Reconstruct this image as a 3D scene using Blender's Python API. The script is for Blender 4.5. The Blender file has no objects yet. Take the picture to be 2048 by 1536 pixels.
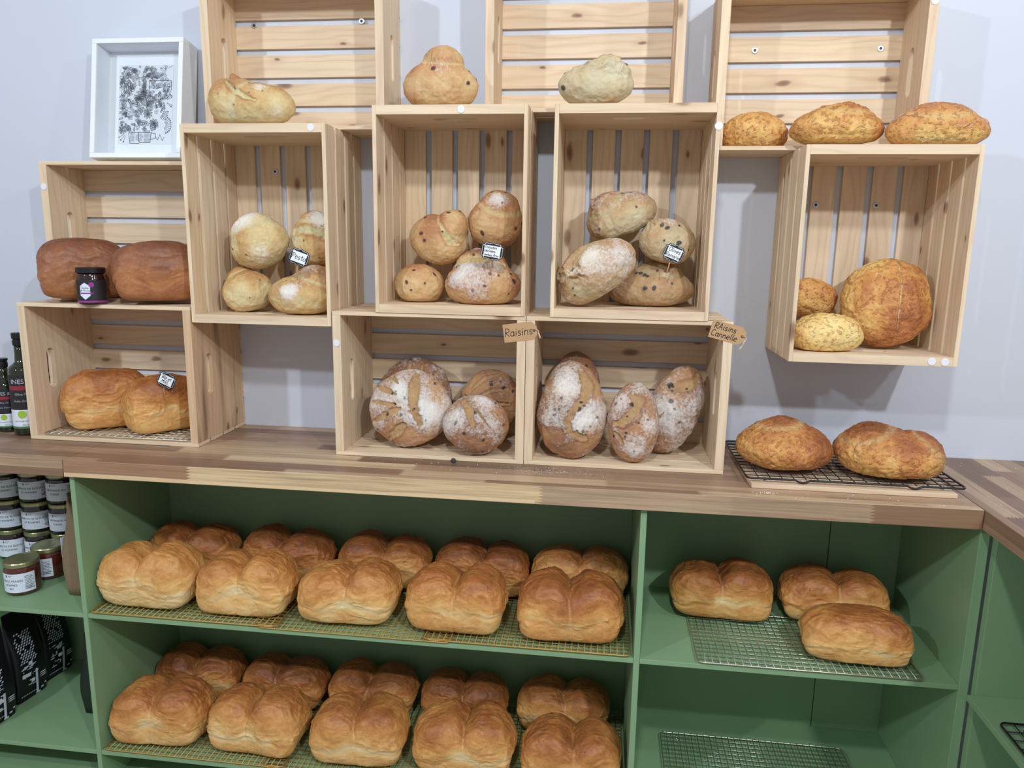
import bpy, bmesh, math, random
import numpy as np
from mathutils import Vector, Matrix, Euler

random.seed(7)
SC = bpy.context.scene
COL = SC.collection
PI = math.pi

# ------------------------------------------------------------------ object helpers
def thing(name, label, cat, loc=(0, 0, 0), rot=(0, 0, 0), group=None):
    o = bpy.data.objects.new(name, None)
    COL.objects.link(o)
    o.empty_display_size = 0.05
    o.location = loc
    o.rotation_euler = rot
    return tag(o, label, cat, group)

def tag(o, label, cat, group=None):
    o['label'] = label
    o['category'] = cat
    if group:
        o['group'] = group
    return o

def link_mesh(name, me, m=None, parent=None, loc=(0, 0, 0), rot=(0, 0, 0)):
    o = bpy.data.objects.new(name, me)
    COL.objects.link(o)
    o.location = loc
    o.rotation_euler = rot
    if m is not None:
        me.materials.clear()
        for q in (m if isinstance(m, (list, tuple)) else [m]):
            me.materials.append(q)
    if parent is not None:
        o.parent = parent
    return o

def obj(name, bm, m=None, parent=None, loc=(0, 0, 0), rot=(0, 0, 0), smooth=False, bevel=0.0):
    me = bpy.data.meshes.new(name)
    bmesh.ops.recalc_face_normals(bm, faces=bm.faces[:])
    bm.to_mesh(me)
    bm.free()
    if smooth:
        me.polygons.foreach_set('use_smooth', [True] * len(me.polygons))
    o = link_mesh(name, me, m, parent, loc, rot)
    if bevel:
        b = o.modifiers.new('bevel', 'BEVEL')
        b.width = bevel
        b.segments = 2
        b.limit_method = 'ANGLE'
    return o

def struct(o):
    o['kind'] = 'structure'
    return o

def new_bm():
    bm = bmesh.new()
    lay = bm.verts.layers.float_vector.new('gco')
    return bm, lay

def board(bm, lay, x0, x1, y0, y1, z0, z1, axis=0, off=None):
    """a box whose grain runs along axis; gco carries (along, across, random)"""
    if off is None:
        off = random.random() * 20
    vs = []
    for x in (x0, x1):
        for y in (y0, y1):
            for z in (z0, z1):
                v = bm.verts.new((x, y, z))
                c = (x, y, z)
                rest = [c[k] for k in range(3) if k != axis]
                v[lay] = (c[axis] + off * 3.7, rest[0] + rest[1] + off * 1.9, off)
                vs.append(v)
    for f in ((0, 1, 3, 2), (4, 6, 7, 5), (0, 4, 5, 1), (2, 3, 7, 6), (0, 2, 6, 4), (1, 5, 7, 3)):
        bm.faces.new([vs[i] for i in f])

def box(bm, x0, x1, y0, y1, z0, z1):
    vs = [bm.verts.new((x, y, z)) for x in (x0, x1) for y in (y0, y1) for z in (z0, z1)]
    for f in ((0, 1, 3, 2), (4, 6, 7, 5), (0, 4, 5, 1), (2, 3, 7, 6), (0, 2, 6, 4), (1, 5, 7, 3)):
        bm.faces.new([vs[i] for i in f])
    return vs

def tube(bm, pts, r, seg=6, closed=False):
    """a wire along a polyline"""
    pts = [Vector(p) for p in pts]
    n = len(pts)
    rings = []
    for i, p in enumerate(pts):
        if closed:
            d = pts[(i + 1) % n] - pts[i - 1]
        else:
            d = pts[min(i + 1, n - 1)] - pts[max(i - 1, 0)]
        d.normalize()
        a = d.orthogonal() if abs(d.z) > .95 else d.cross(Vector((0, 0, 1)))
        a.normalize()
        b = d.cross(a)
        rings.append([bm.verts.new(p + (a * math.cos(t) + b * math.sin(t)) * r)
                      for t in [2 * PI * k / seg for k in range(seg)]])
    m = n if closed else n - 1
    for i in range(m):
        A, B = rings[i], rings[(i + 1) % n]
        for k in range(seg):
            bm.faces.new((A[k], A[(k + 1) % seg], B[(k + 1) % seg], B[k]))
    if not closed:
        bm.faces.new(rings[0][::-1])
        bm.faces.new(rings[-1])

def lathe(bm, prof, seg=32, cap0=True, cap1=True):
    rings = []
    for r, z in prof:
        rings.append([bm.verts.new((r * math.cos(2 * PI * k / seg), r * math.sin(2 * PI * k / seg), z)) for k in range(seg)])
    for A, B in zip(rings, rings[1:]):
        for k in range(seg):
            bm.faces.new((A[k], A[(k + 1) % seg], B[(k + 1) % seg], B[k]))
    if cap0:
        bm.faces.new(rings[0][::-1])
    if cap1:
        bm.faces.new(rings[-1])

# ------------------------------------------------------------------ material helpers
def srgb(r, g, b):
    def f(c):
        c /= 255.0
        return c / 12.92 if c <= 0.04045 else ((c + 0.055) / 1.055) ** 2.4
    return (f(r), f(g), f(b), 1.0)

class NT:
    def __init__(self, name):
        self.m = bpy.data.materials.new(name)
        self.m.use_nodes = True
        self.t = self.m.node_tree
        self.b = self.t.nodes['Principled BSDF']
    def n(self, kind, **kw):
        nd = self.t.nodes.new(kind)
        for k, v in kw.items():
            if k.startswith('i_'):
                nd.inputs[k[2:].replace('_', ' ')].default_value = v
            else:
                setattr(nd, k, v)
        return nd
    def l(self, a, b):
        self.t.links.new(a, b)
    def put(self, sock, v):
        if hasattr(v, 'is_output'):
            self.l(v, sock)
        else:
            sock.default_value = v
    def math(self, op, a, b=0.0, c=0.0, clamp=False):
        nd = self.n('ShaderNodeMath', operation=op, use_clamp=clamp)
        for i, v in enumerate((a, b, c)):
            self.put(nd.inputs[i], v)
        return nd.outputs[0]
    def mix(self, fac, a, b, blend='MIX'):
        nd = self.n('ShaderNodeMix', data_type='RGBA', blend_type=blend, clamp_factor=True)
        self.put(nd.inputs[0], fac)
        self.put(nd.inputs[6], a)
        self.put(nd.inputs[7], b)
        return nd.outputs[2]
    def ramp(self, fac, stops, interp='LINEAR'):
        nd = self.n('ShaderNodeValToRGB')
        nd.color_ramp.interpolation = interp
        el = nd.color_ramp.elements
        while len(el) < len(stops):
            el.new(0.5)
        for e, (p, c) in zip(el, stops):
            e.position = p
            e.color = c if len(c) == 4 else (*c, 1)
        self.put(nd.inputs[0], fac)
        return nd.outputs[0]
    def noise(self, vec, scale=5, detail=3, rough=.5, dist=0, ntype='FBM'):
        nd = self.n('ShaderNodeTexNoise', noise_type=ntype)
        nd.inputs['Scale'].default_value = scale
        nd.inputs['Detail'].default_value = detail
        nd.inputs['Roughness'].default_value = rough
        nd.inputs['Distortion'].default_value = dist
        if vec is not None:
            self.l(vec, nd.inputs['Vector'])
        return nd.outputs['Fac']
    def mapv(self, vec, scale=(1, 1, 1), loc=(0, 0, 0)):
        nd = self.n('ShaderNodeMapping')
        nd.inputs['Scale'].default_value = scale
        nd.inputs['Location'].default_value = loc
        self.l(vec, nd.inputs['Vector'])
        return nd.outputs[0]
    def bump(self, h, strength=.3, dist=.002):
        nd = self.n('ShaderNodeBump')
        nd.inputs['Strength'].default_value = strength
        nd.inputs['Distance'].default_value = dist
        self.l(h, nd.inputs['Height'])
        self.l(nd.outputs[0], self.b.inputs['Normal'])
        return nd
    def base(self, c):
        self.put(self.b.inputs['Base Color'], c)
    def rough(self, v):
        self.put(self.b.inputs['Roughness'], v)

def plain(name, col, rough=.5, metal=0.0, vary=.06, scale=60):
    k = NT(name)
    tc = k.n('ShaderNodeTexCoord').outputs['Object']
    f = k.noise(tc, scale, 3)
    d = tuple(max(0, c * (1 - vary * 2)) for c in col[:3]) + (1,)
    e = tuple(min(1, c * (1 + vary * 2)) for c in col[:3]) + (1,)
    k.base(k.mix(f, d, e))
    k.rough(rough)
    k.b.inputs['Metallic'].default_value = metal
    return k.m

def pine(name, light, dark, knotty=1.0, stain=None):
    k = NT(name)
    g = k.n('ShaderNodeAttribute', attribute_name='gco').outputs['Vector']
    sep = k.n('ShaderNodeSeparateXYZ')
    k.l(g, sep.inputs[0])
    a, b, c = sep.outputs
    # cathedral grain: rings pushed about by slow noise
    slow = k.noise(k.mapv(g, (3.2, 14, 1)), 1, 2)
    ph = k.math('ADD', k.math('MULTIPLY', b, 330), k.math('MULTIPLY', slow, 26))
    lines = k.math('POWER', k.math('MULTIPLY_ADD', k.math('SINE', ph), .5, .5), 2.5)
    fine = k.noise(k.mapv(g, (9, 260, 1)), 1, 3, .6)
    wide = k.noise(k.mapv(g, (1.4, 16, 1)), 1, 2)
    f = k.math('ADD', k.math('MULTIPLY', lines, .26), k.math('MULTIPLY', fine, .5))
    f = k.math('ADD', f, k.math('MULTIPLY_ADD', wide, .9, -.42), clamp=True)
    colr = k.mix(f, light, dark)
    # board to board tint
    wn = k.n('ShaderNodeTexWhiteNoise', noise_dimensions='1D')
    k.l(c, wn.inputs['W'])
    tint = k.ramp(wn.outputs['Value'], [(0, (1.03, 1.0, .93)), (.5, (1, .98, .96)), (1, (.96, .90, .86))])
    colr = k.mix(1.0, colr, tint, 'MULTIPLY')
    # knots
    dv = k.noise(k.mapv(g, (20, 60, 1)), 1, 2)
    vv = k.n('ShaderNodeVectorMath', operation='ADD')
    k.l(k.mapv(g, (5.5, 13, 0)), vv.inputs[0])
    k.l(k.math('MULTIPLY', dv, .10), vv.inputs[1])
    vo = k.n('ShaderNodeTexVoronoi', voronoi_dimensions='2D', feature='F1')
    vo.inputs['Scale'].default_value = 1.0
    k.l(vv.outputs[0], vo.inputs['Vector'])
    sp = k.n('ShaderNodeSeparateColor')
    k.l(vo.outputs['Color'], sp.inputs[0])
    sel = k.math('GREATER_THAN', sp.outputs[0], .52)
    size = k.math('MULTIPLY_ADD', sp.outputs[1], .11, .05)
    q = k.math('DIVIDE', vo.outputs['Distance'], size)
    core = k.ramp(q, [(0, (1, 1, 1)), (.55, (.75, .75, .75)), (.8, (.25, .25, .25)), (1, (0, 0, 0))])
    halo = k.ramp(k.math('MULTIPLY', q, .33), [(0, (1, 1, 1)), (1, (0, 0, 0))])
    kn = k.math('MULTIPLY', k.math('MULTIPLY', core, sel), .8 * knotty)
    hl = k.math('MULTIPLY', k.math('MULTIPLY', halo, sel), .35 * knotty)
    colr = k.mix(hl, colr, srgb(178, 140, 106))
    colr = k.mix(kn, colr, srgb(104, 66, 46))
    if stain is not None:
        s = k.noise(k.mapv(g, (3, 24, 1), (3, 2, 1)), 1, 3)
        colr = k.mix(k.ramp(s, [(.55, (0, 0, 0)), (.75, (.8, .8, .8))]), colr, stain)
    k.base(colr)
    k.rough(.62)
    k.b.inputs['Specular IOR Level'].default_value = .3
    k.bump(f, .12, .001)
    return k.m

M = {}
M['pine'] = pine('pine_wood', srgb(235, 217, 190), srgb(200, 173, 144))
M['pine_burnt'] = pine('scorched_pine_panel', srgb(226, 200, 168), srgb(190, 156, 122), stain=srgb(112, 82, 56))
M['pine_end'] = pine('pine_panel', srgb(233, 214, 187), srgb(201, 174, 146), knotty=.8)

def wall_mat():
    k = NT('painted_wall')
    tc = k.n('ShaderNodeTexCoord').outputs['Object']
    f = k.noise(tc, 2.5, 3)
    k.base(k.mix(f, srgb(199, 205, 219), srgb(206, 211, 223)))
    k.rough(.55)
    k.bump(k.noise(tc, 160, 4, .6), .10, .001)
    return k.m
M['wall'] = wall_mat()

def green_mat():
    k = NT('green_painted_board')
    tc = k.n('ShaderNodeTexCoord').outputs['Object']
    f = k.noise(tc, 7, 4, .6)
    k.base(k.mix(f, srgb(130, 164, 124), srgb(138, 172, 132)))
    k.rough(k.math('MULTIPLY_ADD', k.noise(tc, 20, 3), .2, .35))
    k.bump(k.noise(tc, 220, 3), .05, .001)
    return k.m
M['green'] = green_mat()

def butcher(name, along=0, row=.042, front_ramp=None):
    """glued stave worktop with finger joints; staves run along the given axis"""
    k = NT(name)
    tc = k.n('ShaderNodeTexCoord').outputs['Object']
    sep = k.n('ShaderNodeSeparateXYZ')
    k.l(tc, sep.inputs[0])
    X = sep.outputs[along]
    Y = sep.outputs[1 - along]
    Z = sep.outputs[2]
    ac = k.math('SUBTRACT', Y, Z) if along == 0 else k.math('ADD', Y, Z)
    rowf = k.math('DIVIDE', ac, row)
    ri = k.math('FLOOR', rowf)
    wn = k.n('ShaderNodeTexWhiteNoise', noise_dimensions='1D')
    k.l(ri, wn.inputs['W'])
    saw = k.math('PINGPONG', k.math('MULTIPLY', ac, 1), .0035)
    xs = k.math('ADD', X, k.math('MULTIPLY', saw, 3.2))
    seg = k.math('FLOOR', k.math('DIVIDE', k.math('ADD', xs, k.math('MULTIPLY', wn.outputs['Value'], 3.1)), .46))
    cid = k.math('ADD', k.math('MULTIPLY', ri, 7.13), k.math('MULTIPLY', seg, 3.77))
    w2 = k.n('ShaderNodeTexWhiteNoise', noise_dimensions='1D')
    k.l(cid, w2.inputs['W'])
    tone = w2.outputs['Value']
    cv = k.n('ShaderNodeCombineXYZ')
    k.l(k.math('MULTIPLY', X, 1.0), cv.inputs[0])
    k.l(k.math('ADD', ac, k.math('MULTIPLY', tone, 5)), cv.inputs[1])
    k.l(cid, cv.inputs[2])
    fine = k.noise(k.mapv(cv.outputs[0], (6, 230, 1)), 1, 4, .6)
    wide = k.noise(k.mapv(cv.outputs[0], (2.2, 34, 1)), 1, 2, .5)
    colr = k.ramp(tone, [(0, srgb(116, 90, 72)), (.3, srgb(148, 118, 96)), (.55, srgb(170, 140, 114)),
                         (.8, srgb(184, 154, 126)), (.93, srgb(200, 172, 140)), (1, srgb(214, 188, 152))])
    d = k.math('ADD', k.math('MULTIPLY_ADD', fine, 1.1, -.42), k.math('MULTIPLY_ADD', wide, 1.3, -.62), clamp=True)
    colr = k.mix(d, colr, srgb(112, 82, 64))
    # dusting of flour before the raisin crates
    gx = k.math('POWER', k.math('DIVIDE', k.math('SUBTRACT', sep.outputs[0], .26), .13), 2.0)
    gy = k.math('POWER', k.math('DIVIDE', k.math('SUBTRACT', sep.outputs[1], -.292), .030), 2.0)
    gm = k.math('EXPONENT', k.math('MULTIPLY', k.math('ADD', gx, gy), -1.0))
    dn = k.ramp(k.noise(tc, 130, 5, .75), [(.48, (0, 0, 0)), (.72, (1, 1, 1))])
    colr = k.mix(k.math('MULTIPLY', k.math('MULTIPLY', gm, dn), .75), colr, srgb(226, 216, 206))
    k.base(colr)
    k.rough(k.math('MULTIPLY_ADD', fine, .2, .3))
    k.b.inputs['Specular IOR Level'].default_value = .4
    k.bump(fine, .05, .001)
    return k.m
M['worktop'] = butcher('stave_worktop')
M['worktop_r'] = butcher('stave_worktop_return', along=1, row=.045)

def edge_mat():
    """front edge strip: long staves, brown and cream, met by finger joints"""
    k = NT('stave_worktop_edge')
    tc = k.n('ShaderNodeTexCoord').outputs['Object']
    sep = k.n('ShaderNodeSeparateXYZ')
    k.l(tc, sep.inputs[0])
    X, Y, Z = sep.outputs
    saw = k.math('PINGPONG', Z, .0035)
    xs = k.math('ADD', X, k.math('MULTIPLY', saw, 3.4))
    mp = k.n('ShaderNodeMapRange')
    k.l(xs, mp.inputs['Value'])
    mp.inputs['From Min'].default_value = -.9
    mp.inputs['From Max'].default_value = 1.16
    S = lambda x: (x + .9) / 2.06
    br, cr, md, dk = srgb(168, 130, 100), srgb(222, 194, 152), srgb(186, 158, 130), srgb(146, 114, 88)
    c = k.ramp(mp.outputs[0], [(0, br), (S(-.556), cr), (S(.256), md), (S(.66), srgb(178, 150, 122)), (S(.94), dk)], 'CONSTANT')
    fine = k.noise(k.mapv(tc, (5, 1, 240)), 1, 4, .6)
    wide = k.noise(k.mapv(tc, (1.6, 1, 46)), 1, 3, .55, .3)
    c = k.mix(k.math('MULTIPLY', k.ramp(wide, [(.46, (0, 0, 0)), (.76, (1, 1, 1))]), .42), c, srgb(118, 88, 68))
    c = k.mix(k.ramp(fine, [(.38, (0, 0, 0)), (.68, (.5, .5, .5))]), c, srgb(122, 92, 70))
    # a cream sapwood line along the bottom of the brown pieces
    z2 = k.math('ADD', Z, k.math('MULTIPLY', wide, .012))
    sap = k.math('MULTIPLY', k.math('LESS_THAN', z2, -.0265), k.math('LESS_THAN', X, .24))
    c = k.mix(k.math('MULTIPLY', sap, .85), c, srgb(226, 198, 156))
    k.base(c)
    k.rough(.45)
    return k.m
M['edge'] = edge_mat()

M['gold'] = plain('gold_wire', srgb(188, 152, 84), .4, .55, .03)
M['steel'] = plain('steel_wire', srgb(206, 204, 190), .3, .9, .03)
M['blackwire'] = plain('black_coated_wire', srgb(26, 26, 30), .45, 0, .1)
M['dot'] = plain('white_adhesive', srgb(226, 228, 236), .6, 0, .02)
M['screw'] = plain('zinc_screw', srgb(196, 200, 206), .35, .8, .04)
M['screwhole'] = plain('dark_screw_recess', srgb(50, 52, 58), .5, .3, .05)
M['white'] = plain('white_lacquer', srgb(232, 236, 242), .4, 0, .01)
M['paper'] = plain('white_paper', srgb(236, 240, 246), .7, 0, .01)
M['ink'] = plain('black_ink', srgb(34, 34, 40), .6, 0, .05)
M['inkgrey'] = plain('grey_ink', srgb(96, 104, 116), .7, 0, .05)
M['kraft'] = plain('kraft_card', srgb(188, 150, 110), .75, 0, .05, 200)
M['string'] = plain('cotton_string', srgb(226, 204, 178), .85, 0, .06)
M['stick'] = plain('bamboo_stick', srgb(206, 168, 122), .6, 0, .06)
M['blackplate'] = plain('black_card', srgb(20, 20, 26), .45, 0, .1)
# ------------------------------------------------------------------ setting
YF, TF, YC = -.400, .0422, -.385
XL, XR = -1.75, 1.1495
Z1, Z2, ZB, TS = -.3986, -.7769, -.96, .0115

bm = bmesh.new(); box(bm, -3.2, 3.2, 0, .1, ZB, 1.9)
struct(obj('wall_back', bm, M['wall']))
bm = bmesh.new(); box(bm, -3.2, 3.2, -4.5, .1, ZB - .05, ZB)
struct(obj('floor', bm, plain('floor_tile', srgb(168, 160, 150), .5)))

def worktop(name, label, x0, x1, y0, y1, mm, edge=None):
    bm = bmesh.new()
    box(bm, x0, x1, y0, y1, -TF, 0)
    o = obj(name, bm, [mm] + ([edge] if edge else []), bevel=.0015)
    if edge:
        for p in o.data.polygons:
            if p.normal.y < -.9:
                p.material_index = 1
    return tag(o, label, 'worktop')
worktop('worktop', 'long stave wood worktop with brown and cream front edge under the crates', -.8735, XR, YF, -.0005, M['worktop'], M['edge'])
worktop('worktop', 'short left end piece of wood worktop under the oil bottles', XL, -.875, YF, -.0005, M['worktop'])
worktop('worktop', 'wood worktop of the right return running towards the viewer', 1.1512, 1.85, -1.5, -.0005, M['worktop_r'])

# green open shelving
P1, P2, P3 = (-.8725, -.860), (.4690, .4825), (1.1550, 1.1746)
sh = thing('shelving_unit', 'green painted open shelving unit under the long worktop', 'shelving', (0, -.19, ZB))
def sbox(name, x0, x1, y0, y1, z0, z1, par, org, bev=.001):
    bm = bmesh.new()
    box(bm, x0 - org[0], x1 - org[0], y0 - org[1], y1 - org[1], z0 - org[2], z1 - org[2])
    return obj(name, bm, M['green'], par, bevel=bev)
O = (0, -.19, ZB)
top = -TF - .0005
for a, b in (P1, P2, P3):
    sbox('divider', a, b, YC, -.013, ZB, top, sh, O)
sbox('side_panel', XL, XL + .018, YC, -.013, ZB, top, sh, O)
for zz in (Z1, Z2):
    for a, b in ((XL + .018, P1[0]), (P1[1], P2[0]), (P2[1], P3[0])):
        sbox('shelf', a + .0002, b - .0002, YC + .001, -.013, zz - TS, zz, sh, O)
for a, b in ((XL, .98), (.982, P3[1])):
    sbox('back_panel', a, b, -.0125, -.0008, ZB, top, sh, O)
for a, b in ((XL + .018, P1[0]), (P1[1], P2[0]), (P2[1], P3[0])):
    sbox('shelf', a + .0002, b - .0002, YC + .017, -.013, ZB + .058, ZB + .07, sh, O)
    sbox('plinth', a + .0002, b - .0002, YC + .004, YC + .016, ZB, ZB + .07, sh, O)

O = (1.5, -.9, ZB)
rt = thing('shelving_unit', 'dark green return shelving unit at the far right under its own worktop', 'shelving', O)
sbox('end_panel', 1.1785, 1.84, -.4065, -.388, ZB, top, rt, O)
sbox('back_panel', 1.825, 1.84, -1.48, -.4068, ZB, top, rt, O)
sbox('end_panel', 1.1785, 1.825, -1.48, -1.462, ZB, top, rt, O)
ZR = -.4045
for zz in (ZR, -.78):
    sbox('shelf', 1.162, 1.8248, -1.4615, -.4068, zz - .014, zz, rt, O)

# ------------------------------------------------------------------ camera
cam = bpy.data.cameras.new('camera')
co = bpy.data.objects.new('camera', cam)
COL.objects.link(co)
Rv = Vector((0.992019163430965, 0.12515200004380964, 0.015328283359943245))
Uv = Vector((-0.03817922719586528, 0.18229390980456595, 0.9825025582963594))
Fv = Vector((-0.12016790751467273, 0.9752465879628592, -0.18561725854657482))
mw = Matrix.Identity(4)
for i in range(3):
    mw[i][0], mw[i][1], mw[i][2] = Rv[i], Uv[i], -Fv[i]
mw[0][3], mw[1][3], mw[2][3] = .3733, -1.9178, .5104
co.matrix_world = mw
cam.sensor_width = 36
cam.lens = 1471.543 / 2048 * 36
cam.clip_start = .02
SC.camera = co

# ------------------------------------------------------------------ light
def lamp(name, loc, target, power, size, col):
    L = bpy.data.lights.new(name, 'AREA')
    L.shape = 'DISK'
    L.size = size
    L.energy = power
    L.color = col
    o = bpy.data.objects.new(name, L)
    COL.objects.link(o)
    o.location = loc
    d = Vector(target) - Vector(loc)
    o.rotation_euler = d.to_track_quat('-Z', 'Y').to_euler()
    return o
cool = (.90, .96, 1.0)
lamp('ceiling_spot', (1.55, -2.6, 1.75), (.6, 0, .2), 33, .10, cool)
lamp('ceiling_spot', (.25, -2.3, 1.95), (.1, 0, .1), 23, .14, cool)
lamp('ceiling_spot', (-1.9, -2.7, 1.85), (-.5, 0, .2), 33, .12, (.78, .89, 1.0))
lamp('ceiling_spot', (2.3, -1.7, 1.95), (.9, 0, .2), 11, .16, cool)
w = bpy.data.worlds.new('room_light')
SC.world = w
w.use_nodes = True
w.node_tree.nodes['Background'].inputs[0].default_value = (.96, .95, .97, 1)
w.node_tree.nodes['Background'].inputs[1].default_value = .40
SC.view_settings.view_transform = 'Standard'
SC.view_settings.look = 'None'
SC.view_settings.exposure = 0
SC.view_settings.gamma = 1
# ------------------------------------------------------------------ crates
LX, WX, DX, TE, TSL = .46, .3504, .2476, .020, .0092

def slot_panel(bm, lay, P0, P1_, T0, T1_, Q0, Q1, slot, mp, off):
    """solid end board with a rounded hand slot; p runs along its width, q along the depth, t its thickness"""
    sc, sq, sl, sr = slot
    angs = [2 * PI * k / 48 for k in range(48)]
    for cp in (P0, P1_):
        for cq in (Q0, Q1):
            angs.append(math.atan2(cq - sq, cp - sc) % (2 * PI))
    angs = sorted(set(round(a, 6) for a in angs))
    inner, outer = [], []
    for a in angs:
        c, s = math.cos(a), math.sin(a)
        ks = [((P1_ if c > 0 else P0) - sc) / c if abs(c) > 1e-9 else 1e9,
              ((Q1 if s > 0 else Q0) - sq) / s if abs(s) > 1e-9 else 1e9]
        t = min(ks)
        outer.append((sc + c * t, sq + s * t))
        # stadium boundary
        h = sl / 2 - sr
        lo, hi = 0, sl
        for _ in range(30):
            m = (lo + hi) / 2
            x, y = c * m, s * m
            dx = max(abs(x) - h, 0)
            if math.hypot(dx, y) < sr: lo = m
            else: hi = m
        inner.append((sc + c * lo, sq + s * lo))
    def mk(pq, t):
        v = bm.verts.new(mp(pq[0], t, pq[1]))
        v[lay] = (pq[0] + off * 3.7, pq[1] + t + off * 1.9, off)
        return v
    I0 = [mk(p, T0) for p in inner]; I1 = [mk(p, T1_) for p in inner]
    O0 = [mk(p, T0) for p in outer]; O1 = [mk(p, T1_) for p in outer]
    n = len(angs)
    for i in range(n):
        j = (i + 1) % n
        bm.faces.new((I0[i], I0[j], O0[j], O0[i]))
        bm.faces.new((I1[i], O1[i], O1[j], I1[j]))
        bm.faces.new((I0[i], I1[i], I1[j], I0[j]))
        bm.faces.new((O0[i], O0[j], O1[j], O1[i]))

def disc(parent, name, x, y, z, r, t, m, seg=20):
    bm = bmesh.new()
    pr = [(r * .94, 0), (r, t * .3), (r * .96, t * .85), (r * .8, t)]
    lathe(bm, pr, seg)
    bmesh.ops.rotate(bm, verts=bm.verts[:], cent=(0, 0, 0), matrix=Matrix.Rotation(PI / 2, 3, 'X'))
    return obj(name, bm, m, parent, loc=(x, y, z), smooth=False)

def crate(label, x0, z0, upright, depth=DX, length=LX, dots=(), screws=(), yb=-.0001, slot=True, burnt=False):
    """open crate with its back on the wall: upright = long side vertical"""
    W, L, D = WX, length, depth
    w_, h_ = (W, L) if upright else (L, W)
    org = (x0 + w_ / 2, yb - D / 2, z0)
    t = thing('wooden_crate', label, 'crate', org, group='pine crates on the wall and counter')
    # local frame: long axis l in 0..L, cross axis p in 0..W, depth q in 0..D (0 = front)
    if upright:
        mp = lambda p, l, q: (p - W / 2, q - D / 2, l)
        ax_l, ax_p = 2, 0
    else:
        mp = lambda p, l, q: (l - L / 2, q - D / 2, p)
        ax_l, ax_p = 0, 2
    def bd(bm, lay, p0, p1, l0, l1, q0, q1, along_l):
        a, b = mp(p0, l0, q0), mp(p1, l1, q1)
        board(bm, lay, a[0], b[0], a[1], b[1], a[2], b[2], ax_l if along_l else ax_p)
    for l0 in (0.0, L - TE):
        bm, lay = new_bm()
        off = random.random() * 20
        sq = .072 if D > .2 else .072
        slot_panel(bm, lay, TSL, W - TSL, l0, l0 + TE, 0.0, D - TSL, (W / 2, sq, .105, .0135),
                   lambda p, l, q: mp(p, l, q), off)
        obj('end_panel', bm, M['pine_burnt' if burnt and l0 > 0 else 'pine_end'], t, bevel=.0009)
    ns = 4 if D > .2 else 2
    gap = .0095
    sw = (D - gap * (ns - 1)) / ns
    for p0 in (0.0, W - TSL):
        bm, lay = new_bm()
        for i in range(ns):
            bd(bm, lay, p0, p0 + TSL, 0, L, i * (sw + gap), i * (sw + gap) + sw, True)
        obj('slatted_side', bm, M['pine'], t, bevel=.0009)
    bm, lay = new_bm()
    nb, bw = 5, .0545
    g = (W - 2 * TSL - .0008 - nb * bw) / (nb - 1)
    for i in range(nb):
        p = TSL + .0004 + i * (bw + g)
        bd(bm, lay, p, p + bw, 0.0005, L - .0005, D - TSL, D, True)
    obj('slatted_back', bm, M['pine'], t, bevel=.0009)
    for (dx, dz, r) in dots:
        disc(t, 'adhesive_dot', dx - org[0], -D / 2, dz - org[2], r, .0016, M['dot'])
    for (sx, sz) in screws:
        s = disc(t, 'screw', sx - org[0], D / 2 - TSL, sz - org[2], .0075, .002, M['screw'])
        disc(s, 'screw_recess', 0, -.002, 0, .0035, .0006, M['screwhole'], 12)
    return t

XB, XC, XD = -1.0804, -.2628, .1985
X1, X2, X3, X4 = -.6165, -.1557, .2520, .7812
ZM1, ZM4 = .3141, .2670
DT, LT = .147, .448
crate('low crate at the far left of the counter holding two golden loaves on a rack', XB, .0005, False,
      dots=[], burnt=True)
crate('counter crate behind the plain Raisins tag, holding four floured round loaves', XC, .0005, False, yb=-.0015,
      dots=[(-.2535, .275, .0082)])
crate('counter crate carrying the Raisins Cannelle tag, holding floured oval loaves', XD, .0005, False, yb=-.0015)
crate('upright crate of four pesto loaves, leftmost of the upright crates', X1, ZM1, True,
      dots=[(-.300, .7645, .0085)], screws=[(-.497, .690)])
crate('upright crate of four dried tomato loaves', X2, WX + .0004, True, yb=-.0045,
      dots=[(.046, .8005, .0085)])
crate('upright crate of four olive loaves', X3, WX + .0004, True, yb=-.0045,
      dots=[(.5985, .7635, .0085)])
crate('upright crate of three cheese loaves, hung alone at the right', X4, ZM4, True,
      dots=[(1.079, .277, .0085), (1.106, .2765, .0085)], screws=[(.872, .617), (1.011, .617)])
crate('shallow crate behind the two dark brown loaves at the left', -1.0640, WX + .0004, False, DT, .4465,
      dots=[(-1.0545, .6380, .0085)])
TZ1, TZ2, TZ3 = ZM1 + LX + .0004, WX + LX + .0008, ZM4 + LX + .0004
crate('shallow top crate behind the single pesto loaf', -.6060, TZ1, False, DT, LT,
      screws=[(-.536, 1.048), (-.254, 1.053)])
crate('shallow top crate behind the single grey olive loaf, middle of the top row', .0815, TZ2, False, DT, LT)
crate('shallow top crate at the right above the cheese loaves', .6030, TZ3, False, DT, LT,
      dots=[(1.0410, 1.030, .0085)], screws=[(.703, .970), (.985, .970)])
# ------------------------------------------------------------------ bread: geometry
def hash3(ix, iy, iz, seed):
    n = (ix * 374761393 + iy * 668265263 + iz * 1440662683 + seed * 974711) & 0xffffffff
    n = ((n ^ (n >> 13)) * 1274126177) & 0xffffffff
    n = ((n ^ (n >> 15)) * 2246822519) & 0xffffffff
    return ((n ^ (n >> 16)) & 0xffff) / 32767.5 - 1.0

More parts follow.
